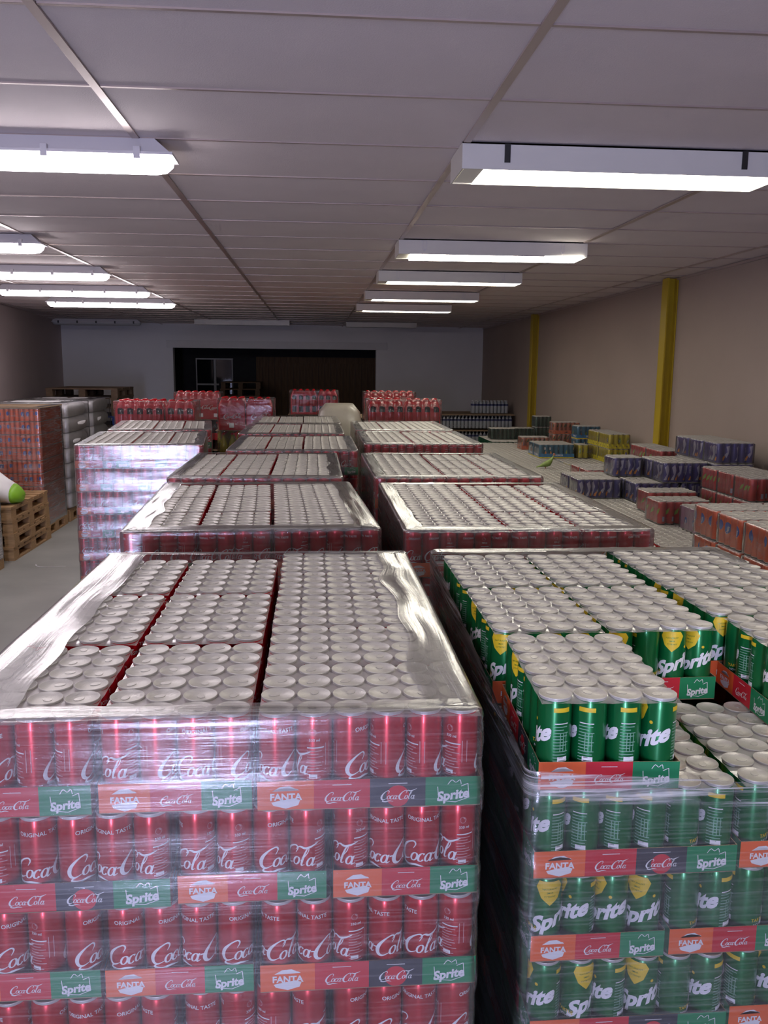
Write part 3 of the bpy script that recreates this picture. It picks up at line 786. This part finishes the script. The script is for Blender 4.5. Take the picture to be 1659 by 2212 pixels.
# ---- the opened green pallet
def green_load():
    x0, y0 = .34, 1.205
    root = empty('wrapped_pallet', (x0, y0, 0), 0, label='opened wrapped pallet of green lemon lime cans, some top cases missing', category='wrapped pallet')
    pallet_parts((root, (WT / 2, DT / 2, 0)), joined=True, W=.8, D=1.15)
    kind = 'sprite'
    for k in range(8):
        fromtop = 8 - k; z = ZP + LAYER * k; flip = fromtop % 2 == 1; P, _ = pattern(flip)
        if fromtop > 5: obj('case_layer', layer_mesh(flip, kind, True), root, (0, 0, z), kind='stuff'); continue
        obj('case_layer', layer_mesh(flip, kind, False), root, (0, 0, z), kind='stuff')
        for px, py, nx, ny, fr in P:
            if not fr: continue
            c = empty('drinks_case', (px + random.uniform(-.003, .003), py + random.uniform(-.003, .003), z), random.uniform(-.006, .006), root)
            fill_case(c, nx, ny, kind, 'mix', 'all' if fromtop == 1 else 'front', film=fromtop == 1)
    z = ZP + LAYER * 8; LX = [.108, .335, .64]
    tops = [(.118, .165, 4, 6, -.045), (.110, .515, 4, 6, 0), (.108, .86, 4, 6, 0),
            (.335, .515, 4, 6, .015), (.333, .86, 4, 6, 0),
            (.655, .325, 6, 4, -.03), (.640, .553, 6, 4, 0), (.635, .778, 6, 4, 0), (.635, 1.0, 6, 4, 0)]
    for px, py, nx, ny, a in tops:
        c = empty('drinks_case', (px, py, z), a, root); fill_case(c, nx, ny, kind, 'mix', 'all')
    # second-layer cases that show in the gap
    for px, py in ((.168, .333),):
        c = empty('drinks_case', (px + .0, py, z - LAYER + .0008), 0, root); fill_case(c, 6, 4, kind, None, 'all')
    zt = ZP + LAYER * 9
    def top(x, y):
        b = max(0, min(1, 1 - (y + .02) / .95)); rgt = max(0, min(1, x / WT))
        return zt - .004 - b * (.098 + .06 * rgt * (1 if y < .1 else max(0, 1 - y)))
    film(root, -.02, -.02, WT + .01, DT, .12, top, fold=lambda x, y: .07 if y > DT - .05 or (x > WT - .02 and y > .5) else 0.0, seed=21, rings=90, per=420, thick=.07, foldthick=.8, rim=.045, wr=1.8)
green_load()

# =================================================================== LOOSE PACKS ON THE RIGHT
def base_load(x, y, nx, ny, cols, rows, nlay, kind, label, style=None):
    """unwrapped pallet load of cases of nx by ny cans in a cols by rows grid"""
    w_, d_ = nx * PIT + .004, ny * PIT + .004
    root = empty('can_pallet', (x, y, 0), 0, label=label, category='can pallet', group='lower pallets of cans along the right wall')
    pallet_parts((root, (cols * w_ / 2, rows * d_ / 2, 0)), joined=True, W=cols * w_ - .01, D=rows * d_ - .01)
    bmk = ('base', nx, ny, cols, rows, kind)
    if bmk not in LAYM:
        bm = bmesh.new(); sl = slots_for(kind)
        for i in range(cols * nx):
            for j in range(rows * ny):
                if 0 < i < cols * nx - 1 and 0 < j < rows * ny - 1: continue
                can_bm(bm, kind, sl, 8, (i // nx) * w_ + (i % nx + .5) * PIT, (j // ny) * d_ + (j % ny + .5) * PIT, .0, 0, False, False)
        LAYM[bmk] = to_mesh(bm, 'case_layer', sl)
    for k in range(nlay - 1): obj('case_layer', LAYM[bmk], root, (0, 0, ZP + k * LAYER), kind='stuff')
    for i in range(cols):
        for j in range(rows):
            c = empty('drinks_case', ((i + .5) * w_, (j + .5) * d_, ZP + (nlay - 1) * LAYER), 0, root)
            fill_case(c, nx, ny, kind, style, 'joined')
    return root
row_words = ('nearest', 'second', 'third', 'fourth', 'fifth', 'sixth', 'farthest')
for r in range(7):
    y = 2.98 + r * 1.13
    base_load(1.17 if r < 5 else 1.40, y, 4, 6, 3 if r < 5 else 2, 3, 6, 'apple' if r < 3 else 'lilac' if r < 4 else 'tropic' if r < 6 else 'peach', 'lower can pallet beside the wrapped red pallets, %s in its row' % row_words[r])
for r in range(7):
    y = 3.02 + r * 1.12
    base_load(1.865, y, 6, 4, 2, 5, 6, ('oasis', 'apple', 'purple', 'apple', 'tropic', 'yellow', 'peach')[r], 'can pallet under the loose packs, middle row of three on the right, %s one' % row_words[r])
for r in range(7):
    y = 3.02 + r * 1.125
    base_load(2.545, y, 6 if r > 4 or True else 4, 4, 2 if y > 9 else 2, 5, 6, ('oasis', 'apple', 'purple', 'apple', 'yellow', 'tropic', 'peach')[r], 'can pallet against the cream right wall under the loose packs, %s one' % row_words[r]) if right_x(y) - .66 > 2.60 else base_load(2.545, y, 5, 4, 2, 5, 6, ('oasis', 'apple', 'purple', 'apple', 'yellow', 'tropic', 'peach')[r], 'can pallet against the cream right wall under the loose packs, %s one' % row_words[r])

NAMES = dict(oasis='orange', apple='red apple', purple='indigo', lilac='lilac', tropic='blue', yellow='yellow', peach='coral', forest='dark green')
def pack(kind, x, y, nx, ny, lvl, where, style=None, mode='all'):
    z = ZP + LAYER * (lvl - 1)
    g = dict(oasis='packs of orange cans', apple='packs of red apple cans', purple='packs of indigo cans', lilac='packs of lilac cans', tropic='trays of blue cans', yellow='trays of yellow cans', peach='trays of coral cans', forest='packs of dark green cans')[kind]
    c = empty('can_pack', (x + nx * PIT / 2, y + ny * PIT / 2, z + .0005), 0, label=where, category='can pack', group=g)
    fill_case(c, nx, ny, kind, style, mode, sides=True)
    return c
OR = ('farthest', 'middle', 'nearest')
for i, y in enumerate((3.815, 3.57, 3.325)):
    pack('oasis', 1.865, y, 6, 4, 8, 'orange can pack on top of the front right stack, %s by the aisle' % OR[i])
    pack('oasis', 1.865, y, 6, 4, 7, 'orange can pack in the lower layer of the front right stack, %s by the aisle' % OR[i])
    pack('oasis', 2.205, y, 6, 4, 8, 'orange can pack on top of the front right stack, %s of its inner row' % OR[i], mode='all')
    pack('oasis', 2.205, y, 6, 4, 7, 'pack of orange cans buried in the inner lower layer, %s of its row' % OR[i], mode='joined')
pack('oasis', 2.72, 4.62, 6, 4, 8, 'pack of orange cans next to the wall, in front of the red apple packs')
pack('oasis', 2.72, 4.62, 6, 4, 7, 'pack of orange cans under another one next to the wall', mode='joined')
pack('lilac', 2.19, 4.72, 6, 4, 7, 'pack of lilac cans squeezed between the orange and the red apple packs')
pack('apple', 2.10, 5.03, 6, 4, 7, 'pack of red apple cans behind the lilac pack, low in the stack')
pack('apple', 2.19, 5.42, 6, 4, 7, 'pack of red apple cans in front of the lowest indigo packs')
for i, y in enumerate((5.43, 5.20, 4.97)):
    pack('apple', 2.64, y, 6, 4, 8, 'red apple can pack in the raised row near the wall, %s of three' % OR[i])
    pack('apple', 2.64, y, 6, 4, 7, 'red apple can pack under the raised row near the wall, %s of three' % OR[i], mode='joined')
pack('purple', 1.92, 6.09, 6, 4, 7, 'pack of indigo cans at the aisle corner, lowest level')
pack('purple', 1.92, 6.33, 6, 4, 7, 'pack of indigo cans behind the one at the aisle corner, lowest level')
pack('purple', 2.27, 5.88, 6, 4, 7, 'pack of indigo cans low down, right behind the red apple packs')
pack('purple', 2.27, 6.12, 6, 4, 7, 'pack of indigo cans low down, carrying another indigo pack', mode='joined')
pack('purple', 2.22, 6.20, 4, 4, 8, 'pack of indigo cans at middle height, left end of its row')
pack('purple', 2.46, 5.85, 6, 4, 8, 'pack of indigo cans at middle height, facing the camera with orange fruit')
pack('purple', 2.46, 6.08, 6, 4, 8, 'pack of indigo cans at middle height, behind the front facing one', mode='joined')
pack('purple', 2.61, 5.88, 6, 4, 7, 'pack of indigo cans in the lower layer near the wall', mode='joined')
pack('purple', 2.61, 6.12, 6, 4, 7, 'second pack of indigo cans in the lower layer near the wall', mode='joined')
for i, y in enumerate((5.76, 6.0, 6.24)):
    o = pack('purple', 2.795, y, 5, 4, 9, 'pack of indigo cans on the highest level by the wall, ' + ('nearest', 'middle', 'farthest')[i] + ' of three')
    pack('purple', 2.80, y, 5, 4, 8, 'pack of indigo cans under the highest level by the wall, ' + ('nearest', 'middle', 'farthest')[i] + ' of three', mode='joined')
for i, y in enumerate((6.66, 6.90)):
    pack('apple', 2.17, y, 6, 4, 7, 'low pack of red cans beyond the indigo packs, ' + ('nearer', 'farther') [i] + ' one')
for i, y in enumerate((6.72, 7.08)):
    pack('apple', 2.79, y, 4, 6, 8, 'red can pack in front of the nearer yellow column, ' + ('nearer', 'farther')[i] + ' one')
    pack('apple', 2.79, y, 4, 6, 7, 'lower red can pack in front of the nearer yellow column, ' + ('nearer', 'farther')[i] + ' one', mode='joined')
for i, y in enumerate((8.45, 8.80)):
    pack('yellow', 2.96, y, 4, 6, 8, 'yellow tray of cans on top, ' + ('nearer', 'farther')[i] + ' of two', 'pYe')
    pack('yellow', 2.96, y, 4, 6, 7, 'yellow tray of cans beneath another, ' + ('nearer', 'farther')[i] + ' of two', 'pYe', mode='joined')
pack('yellow', 2.80, 8.92, 2, 4, 7, 'small yellow pack of cans between the blue tray and the yellow trays')
pack('tropic', 2.38, 8.95, 7, 4, 7, 'blue tray of cans with white lettering, facing the camera', 'pBl')
pack('tropic', 2.38, 9.19, 7, 4, 7, 'blue tray of cans directly behind the lettered one', 'pBl')
pack('tropic', 3.0, 9.65, 5, 4, 8, 'blue tray of cans raised by the wall behind the yellow trays', 'pBl')
pack('tropic', 3.0, 9.65, 5, 4, 7, 'blue tray of cans below the raised one by the wall', 'pBl', mode='joined')
pack('peach', 2.42, 9.9, 6, 4, 7, 'coral tray of cans left of the raised coral tray', 'pCo')
pack('peach', 2.92, 10.35, 6, 4, 8, 'coral tray of cans on top of its stack by the wall', 'pCo')
pack('peach', 2.92, 10.35, 6, 4, 7, 'coral tray of cans beneath the top one by the wall', 'pCo', mode='joined')

# green bird-like thing on the low cans
def lump(name, m, prof, sub=14):
    """tube through rings (x, y, z, rx, rz) along its axis"""
    bm = bmesh.new(); rows = []
    for x, y, z, ry, rz in prof: rows.append([bm.verts.new((x, y + ry * math.cos(2 * PI * i / sub), z + rz * math.sin(2 * PI * i / sub))) for i in range(sub)])
    for a, b in zip(rows, rows[1:]):
        for i in range(sub): q(bm, [a[i], a[(i + 1) % sub], b[(i + 1) % sub], b[i]], 0, True)
    q(bm, rows[0][::-1]); q(bm, rows[-1]); bmesh.ops.recalc_face_normals(bm, faces=bm.faces)
    return to_mesh(bm, name, [m])
bird = empty('bird_figure', (2.19, 8.0, ZP + LAYER * 6), 0, label='small lime green bird shape sitting on the low film covered cans', category='figure')
obj('body', lump('body', 'limed', [(-.085, 0, .012, .004, .004), (-.05, 0, .025, .012, .010), (-.01, 0, .04, .024, .024), (.02, 0, .048, .028, .032), (.05, 0, .062, .024, .034), (.066, 0, .085, .016, .026), (.076, 0, .11, .011, .018), (.080, 0, .125, .009, .014)]), bird)
obj('head', lump('head', 'pinkb', [(.072, 0, .132, .006, .006), (.078, 0, .136, .012, .013), (.088, 0, .136, .012, .012), (.098, 0, .13, .004, .005)]), bird)
obj('leg', box_mesh('leg', 'pinkb', .0, -.01, 0, .006, -.004, .03), bird); obj('leg', box_mesh('leg', 'pinkb', .0, .004, 0, .006, .01, .03), bird)
for i in range(3): obj('can', can_mesh('yellow'), None, (2.17 + i * .07, 7.86 - i * .012, ZP + LAYER * 6), i * 1.3, label='loose yellow can standing by the green bird shape', category='can', group='loose yellow cans') if False else None

# =================================================================== BOTTLES
BOT = {}
def bottle_mesh(kind):
    if kind in BOT: return BOT[kind]
    bm = bmesh.new()
    if kind == 'cola': P = [(0, .004), (.03, 0), (.043, .01), (.045, .05), (.042, .10), (.045, .12), (.045, .21), (.038, .25), (.022, .29), (.0135, .315), (.0135, .33), (.0155, .33), (.0155, .348), (0, .35)]; sl = ['drink', 'cap', 'wrapred']; mi = [0, 0, 0, 0, 0, 2, 0, 0, 0, 0, 1, 1, 1]
    elif kind == 'water': P = [(0, .003), (.026, 0), (.031, .01), (.028, .04), (.031, .06), (.031, .13), (.028, .16), (.012, .195), (.011, .205), (.0135, .205), (.0135, .218), (0, .22)]; sl = ['water', 'cap2', 'wlab']; mi = [0, 0, 0, 0, 0, 2, 0, 0, 1, 1, 1]
    else: P = [(0, .004), (.03, 0), (.043, .01), (.045, .2), (.038, .24), (.015, .30), (.0135, .33), (.0155, .33), (.0155, .348), (0, .35)]; sl = ['lemon', 'cap']; mi = [0, 0, 0, 0, 0, 0, 1, 1, 1]
    add_lathe(bm, P, 14, mi); BOT[kind] = to_mesh(bm, kind + '_bottle', sl); return BOT[kind]
MT['cap2'] = mat('white_bottle_cap', (.6, .62, .66), .4)
BP = .092
def wrap_mesh(nx, ny, window):
    """printed red film drawn tight over nx by ny bottles: shoulders, cap bumps, holes in the front"""
    bm = bmesh.new(); W, D = nx * BP, ny * BP; gx, gy = nx * 8, ny * 8; uvl = None
    def hz(x, y):
        best = 0
        for i in range(nx):
            for j in range(ny):
                d = math.hypot(x - (i - (nx - 1) / 2) * BP, y - (j - (ny - 1) / 2) * BP)
                h = .353 if d < .017 else .353 - (d - .017) * 1.15
                best = max(best, h)
        return best
    G = {}
    for i in range(gx + 1):
        for j in range(gy + 1):
            x, y = -W / 2 + W * i / gx, -D / 2 + D * j / gy
            e = min(x + W / 2, W / 2 - x, y + D / 2, D / 2 - y)
            z = hz(x, y) - max(0, .03 - e) * 1.6
            G[i, j] = bm.verts.new((x, y, z))
    for i in range(gx):
        for j in range(gy): q(bm, [G[i, j], G[i + 1, j], G[i + 1, j + 1], G[i, j + 1]], 0, True)
    loop = [G[i, 0] for i in range(gx + 1)] + [G[gx, j] for j in range(1, gy + 1)] + [G[i, gy] for i in range(gx - 1, -1, -1)] + [G[0, j] for j in range(gy - 1, 0, -1)]
    prev = loop; N = 16
    for k in range(1, N + 1):
        cur = [bm.verts.new((v.co.x * 1.01, v.co.y * 1.01, v.co.z * (1 - k / N) + .003)) for v in loop]
        for a in range(len(loop)):
            b = (a + 1) % len(loop); v = loop[a]
            zc = cur[a].co.z
            if window and a < gx and .03 < zc < .27 and abs(((v.co.x + W / 2) / BP) % 1 - .5) < .30: continue
            q(bm, [prev[a], cur[a], cur[b], prev[b]], 0, True)
        prev = cur
    if not window:
        for i in range(0, nx - 1, 2) if nx > 3 else (0,):
            cx = -W / 2 + BP * (i + 1.4)
            paste(bm, xf(LOGO, .0165, cx - .085, .13), 1, lambda x, y: (x, -D / 2 * 1.01 - .004, y))
            paste(bm, rect(cx - .02, .03, cx + .03, .075), 1, lambda x, y: (x, -D / 2 * 1.01 - .004, y))
    return to_mesh(bm, 'printed_wrap', ['wrapred', 'white'])
WM = {}
def bottle_layer(nx, ny, kind):
    k = ('bl', nx, ny, kind)
    if k not in WM:
        bm = bmesh.new(); t = bmesh.new(); t.from_mesh(bottle_mesh(kind))
        sl = list(bottle_mesh(kind).materials); pit = BP if kind != 'water' else .064
        src = bottle_mesh(kind); base = [(v.co.x, v.co.y, v.co.z) for v in src.vertices]; polys = [(tuple(p.vertices), p.material_index) for p in src.polygons]; t.free()
        for i in range(nx):
            for j in range(ny):
                if 0 < i < nx - 1 and 0 < j < ny - 1: continue
                vs = [bm.verts.new((a + (i - (nx - 1) / 2) * pit, b + (j - (ny - 1) / 2) * pit, c)) for a, b, c in base]
                for p, mi in polys: q(bm, [vs[n_] for n_ in p], mi, True)
        me = bpy.data.meshes.new('bottles'); bm.to_mesh(me); bm.free()
        for m in sl: me.materials.append(m)
        WM[k] = me
    return WM[k]

def bottle_pallet(x, y, label, packs, ztop=1.65, under='cola', seed=30, filmx=None, yaw=0.0):
    root = empty('bottle_pallet', (x, y, 0), yaw, label=label, category='bottle pallet', group='pallets of red wrapped bottles at the far end')
    pallet_parts((root, (.4, .55, 0)), joined=True, W=.8, D=1.1)
    zb = ztop - .357; z = ZP; n = int((zb - ZP) / .36); hstep = (zb - ZP) / n
    for k in range(n):
        obj('bottle_layer', bottle_layer(8, 11, under if k == n - 1 else 'cola'), root, (.4, .55, z), kind='stuff')
        obj('cardboard_sheet', box_mesh('cardboard_sheet', 'card', 0, 0, 0, .8, 1.1, .006), root, (0, 0, z + hstep - .007)); z += hstep
    for px, py, nx, ny, win in packs:
        c = empty('bottle_pack', (px + nx * BP / 2, py + ny * BP / 2, zb), 0, root)
        if (nx, ny, win) not in WM: WM[nx, ny, win] = wrap_mesh(nx, ny, win)
        for i in range(nx):
            for j in range(ny if ny < 3 else 2): obj('bottle', bottle_mesh('cola'), c, ((i - (nx - 1) / 2) * BP, (j - (ny - 1) / 2) * BP, .001))
        obj('printed_wrap', WM[nx, ny, win], c)
    fx = filmx or (min(p[0] for p in packs), min(p[1] for p in packs), max(p[0] + p[2] * BP for p in packs), max(p[1] + p[3] * BP for p in packs))
    film(root, fx[0], fx[1], fx[2], fx[3], zb - .25, ztop - .02, fold=.05, thick=.05, seed=seed, rings=30, per=120, off=.018, foldthick=.2, wr=2.5, mtl=FILM2)
    return root
bottle_pallet(-1.97, 8.62, 'pallet of red wrapped cola bottles on the far left, behind the aisle pallets', [(.02, .0, 5, 2, True), (.50, .02, 3, 2, True), (.02, .22, 5, 2, False)], 1.64, seed=31)
bottle_pallet(-1.78, 11.0, 'pallet with a single pack of red bottles in front of the dark doorway, left', [(.03, .0, 6, 3, False)], 1.66, seed=32)
bottle_pallet(-1.06, 9.25, 'pallet of red wrapped bottles above a layer of yellow green bottles', [(.04, .0, 3, 2, False), (.33, .0, 3, 2, False), (.04, .2, 3, 2, False)], 1.65, 'lemon', seed=33)
bottle_pallet(-.38, 12.2, 'pallet with a block of red bottles in front of the dark timber wall', [(.04, .0, 4, 2, True), (.42, .0, 3, 2, True), (.04, .2, 4, 2, False)], 1.66, seed=34)
bottle_pallet(.52, 8.9, 'nearest pallet of red wrapped bottles on the right, glossy film in front', [(.03, .0, 4, 2, True), (.41, .0, 4, 2, True), (.03, .2, 4, 2, False)], 1.66, seed=35)
bottle_pallet(.60, 11.0, 'pallet of red wrapped bottles directly behind the glossy one on the right', [(.03, .0, 7, 3, False)], 1.68, seed=36)

# water bottles in the far right corner
wr_ = empty('bottle_pallet', (1.9, 14.5, 0), 0, label='pallet of clear water bottles in the far right corner', category='bottle pallet')
pallet_parts((wr_, (.75, .5, 0)), joined=True, W=1.5, D=1.0)
z = ZP
for k in range(4):
    obj('bottle_layer', bottle_layer(23, 14, 'water'), wr_, (.75, .5, z), kind='stuff')
    obj('cardboard_sheet', box_mesh('cardboard_sheet', 'card', 0, .0, 0, 1.5, 1.0, .02), wr_, (0, 0, z + .225)); z += .27
c = empty('bottle_pack', (1.12, .3, z - .02), 0, wr_)
for i in range(10):
    for j in range(3): obj('bottle', bottle_mesh('water'), c, ((i - 4.5) * .064, (j - 1) * .064, 0))
for i, (x, y, lv, nx) in enumerate(((2.35, 11.35, 7, 6), (2.69, 11.45, 7, 5), (3.03, 11.65, 8, 4))):
    lab = ('dark green can pack low in the far right corner, nearest the red pallets', 'dark green can pack low in the far right corner, next to the wall stack', 'raised dark green can pack by the wall behind the coral tray')[i]
    for l2 in range(lv - 1 if i == 2 else 7, lv + 1): pack('forest', x, y, nx, 4, l2, lab if l2 == lv else 'dark green can pack beneath the raised dark green one', mode='joined')
base_load(2.3, 11.02, 4, 6, 4, 3, 6, 'forest', 'can pallet under the dark green packs in the far right corner')

# =================================================================== LEFT SIDE GOODS
def wood_stack(x, y, n, W, D, m, labels, grp, h=.138, yaw=0.0, blue=None):
    for k in range(n):
        root = empty('wooden_pallet', (x + random.uniform(-.012, .012), y + random.uniform(-.01, .01), k * h), yaw + random.uniform(-.008, .008), label=labels(k), category='wooden pallet', group=grp)
        pallet_parts(root, 'woodB' if blue is not None and k in blue else m, W, D, h)
PW = ('bottom', 'second from the floor', 'third from the floor', 'top')
wood_stack(-3.44, 9.35, 4, .8, 1.2, 'wood', lambda k: 'pale pine pallet in the four high stack by the left wall, ' + (PW[k] + (' one' if k in (0, 3) else '')), 'pale pine pallets stacked by the left wall')
def nth(k, n): return ('lowest', 'second lowest', 'third from the floor', 'fourth from the floor', 'fifth from the floor', 'sixth from the floor', 'seventh from the floor', 'fourth from the top', 'third from the top', 'second from the top', 'topmost')[k if k < 7 else 11 - (n - k)]
wood_stack(-3.65, 14.5, 11, 1.1, 1.2, 'wood2', lambda k: 'dark pallet in the tall stack behind the white loads, ' + nth(k, 11), 'dark pallets in the tall stack at far left', .146, 0, (7,))
wood_stack(-1.62, 19.6, 11, .85, 1.1, 'wood2', lambda k: 'pallet of the tall stack inside the dark room, ' + nth(k, 11), 'dark pallets stacked in the dark room', .148)

# orange can pallet with mauve side
ro = empty('wrapped_pallet', (-3.90, 9.98, 0), 0, label='tall wrapped pallet of orange cans on the far left behind the sack', category='wrapped pallet')
pallet_parts((ro, (.4, .45, 0)), joined=True, W=.8, D=.9)
for k in range(9):
    if ('oj', 0) not in LAYM:
        bm = bmesh.new(); sl = slots_for('oasis')
        for i in range(14):
            for j in range(16):
                if 0 < i < 13 and 0 < j < 15: continue
                can_bm(bm, 'oasis', sl, 12, .02 + (i + .5) * PIT, .02 + (j + .5) * PIT, .0, random.random() * 6.28, j == 0, False)
        LAYM['oj', 0] = to_mesh(bm, 'case_layer', sl)
    if k > 0 or True:
        for q_ in (0,): obj('case_layer', LAYM['oj', 0], ro, (0, 0, ZP + k * LAYER), kind='stuff')
obj('cardboard_sheet', box_mesh('cardboard_sheet', 'card', .01, .01, ZP + 9 * LAYER + .001, .80, .90, ZP + 9 * LAYER + .012), ro)
film(ro, .015, .015, .795, .90, .1, ZP + 9 * LAYER + .01, fold=.1, thick=.25, seed=41, rings=50, per=160, foldthick=.5)
# nearer partial load at the very left edge
rl = empty('wrapped_pallet', (-3.84, 7.35, 0), 0, label='grey lilac wrapped pallet cut off by the left edge of the view', category='wrapped pallet')
pallet_parts((rl, (.4, .55, 0)), joined=True, W=.8, D=1.1)
for k in range(4): obj('case_layer', bottle_layer(12, 16, 'water'), rl, (.4, .55, ZP + k * .2), kind='stuff')
film(rl, .0, .0, .8, 1.1, .1, .93, fold=.2, thick=.7, seed=42, rings=30, per=120, foldthick=1.2)

# white sack loads
def sack_mesh(w_, d_, h_, seed):
    bm = bmesh.new(); nx, ny, nz = 10, 12, 6; G = {}
    def sq(t, p=3.2): return math.copysign(abs(t) ** (1 / p) if False else abs(t), t)
    for i in range(nx + 1):
        for j in range(ny + 1):
            for k in range(nz + 1):
                if 0 < i < nx and 0 < j < ny and 0 < k < nz: continue
                u, v, t = 2 * i / nx - 1, 2 * j / ny - 1, 2 * k / nz - 1
                e = (abs(u) ** 6 + abs(v) ** 6 + abs(t) ** 3) ** (1 / 6.0); s = 1 / max(e, 1)
                bul = 1 + .018 * (1 - t * t) + .012 * noise.noise(Vector((u * 2 + seed, v * 2, t * 1.5)))
                G[i, j, k] = bm.verts.new((u * s * bul * w_ / 2, v * s * bul * d_ / 2, h_ / 2 + t * h_ / 2 * (1 - .10 * (abs(u) ** 8 + abs(v) ** 8) * (1 if t > 0 else .9))))
    def face(a, b, c, d): q(bm, [G[a], G[b], G[c], G[d]], 0, True)
    for i in range(nx):
        for j in range(ny): face((i, j, 0), (i, j + 1, 0), (i + 1, j + 1, 0), (i + 1, j, 0)); face((i, j, nz), (i + 1, j, nz), (i + 1, j + 1, nz), (i, j + 1, nz))
    for k in range(nz):
        for i in range(nx): face((i, 0, k), (i + 1, 0, k), (i + 1, 0, k + 1), (i, 0, k + 1)); face((i, ny, k), (i, ny, k + 1), (i + 1, ny, k + 1), (i + 1, ny, k))
        for j in range(ny): face((0, j, k), (0, j, k + 1), (0, j + 1, k + 1), (0, j + 1, k)); face((nx, j, k), (nx, j + 1, k), (nx, j + 1, k + 1), (nx, j, k + 1))
    return to_mesh(bm, 'sack', ['sack'])
SK = [sack_mesh(.52, 1.04, .192, s) for s in range(3)]
for x, y, lab, n in ((-4.13, 10.98, 'nearer pallet of stacked white sacks by the left wall', 7), (-4.14, 12.25, 'farther pallet of stacked white sacks by the left wall', 7)):
    r_ = empty('sack_pallet', (x, y, 0), 0, label=lab, category='sack pallet', group='pallets of white sacks')
    pallet_parts((r_, (.52, .56, 0)), 'wood', joined=True, W=1.02, D=1.1)
    for k in range(n):
        for s in range(2): obj('sack', SK[(k + s) % 3], r_, (.26 + s * .52 + random.uniform(-.008, .008), .56 + random.uniform(-.012, .012), ZP + k * .193), random.uniform(-.015, .015))
    film(r_, -.0, .03, 1.045, 1.09, .17, ZP + n * .193 - .005, fold=.25, thick=.05, seed=43 + n + int(y), rings=40, per=160, foldthick=.2, wr=2, mtl=FILM2)
# white and green sack lying on the pine pallets
sk = empty('plastic_sack', (-3.35, 9.05, 4 * .138), .1, label='slumped white plastic sack with a lime green end on the pine pallets', category='sack')
def slump(m, prof, sub=16):
    bm = bmesh.new(); rows = []
    for x, ry, rz, zc in prof:
        rows.append([bm.verts.new((x + .01 * noise.noise(Vector((i, x * 9, 0))), ry * math.cos(2 * PI * i / sub) * (1 + .06 * noise.noise(Vector((i * .8, x * 5, 3)))), max(0, zc + rz * math.sin(2 * PI * i / sub)))) for i in range(sub)])
    for a, b in zip(rows, rows[1:]):
        for i in range(sub): q(bm, [a[i], a[(i + 1) % sub], b[(i + 1) % sub], b[i]], 0, True)
    q(bm, rows[0]); q(bm, rows[-1]); bmesh.ops.recalc_face_normals(bm, faces=bm.faces); return to_mesh(bm, 'sack', [m])
obj('bag', slump('sack', [(-.42, .05, .05, .2), (-.36, .22, .2, .2), (-.2, .30, .22, .22), (0, .30, .22, .19), (.08, .28, .17, .15), (.16, .26, .13, .12), (.24, .24, .10, .09)]), sk)
obj('green_end', slump('lime', [(.235, .245, .105, .09), (.27, .22, .08, .08), (.31, .16, .055, .06), (.325, .05, .03, .05)]), sk, label='lime green end panel')
# cream load between the far pallets
cl = empty('wrapped_pallet', (.02, 8.86, 0), 0, label='bulging cream coloured film load between the far red pallets', category='wrapped pallet')
pallet_parts((cl, (.24, .4, 0)), joined=True, W=.46, D=.8)
bm = bmesh.new(); rows = []
for k in range(9):
    z = ZP + (1.58 - ZP) * (1, .14, .3, .46, .6, .74, .86, .95, 1)[k] * (k > 0); s = (.9, .94, .97, .99, 1, 1, .98, .88, .62)[k]
    rows.append([bm.verts.new((.24 + .24 * s * max(-1, min(1, 1.25 * math.cos(2 * PI * i / 24))) * (1 + .05 * noise.noise(Vector((i * .5, k * .6, 0)))), .4 + .4 * s * max(-1, min(1, 1.25 * math.sin(2 * PI * i / 24))), z)) for i in range(24)])
for a, b in zip(rows, rows[1:]):
    for i in range(24): q(bm, [a[i], a[(i + 1) % 24], b[(i + 1) % 24], b[i]], 0, True)
q(bm, rows[-1]); obj('cream_bag', to_mesh(bm, 'cream_bag', ['cream']), cl)
# thin loose strap on the floor
cu = ribbon([(-.16, .03, .008), (-.12, -.06, .01), (-.02, -.10, .008), (.08, -.08, .006), (.16, -.07, .004)], 5)
bm = bmesh.new(); paste(bm, cu, 0, lambda x, y: (x, y, .004)); paste(bm, cu, 0, lambda x, y: (x, y, .0015))
obj('packing_strap', to_mesh(bm, 'packing_strap', ['trim']), None, (-2.62, 8.55, 0), 0, label='thin white strap offcut lying on the grey floor', category='strap')
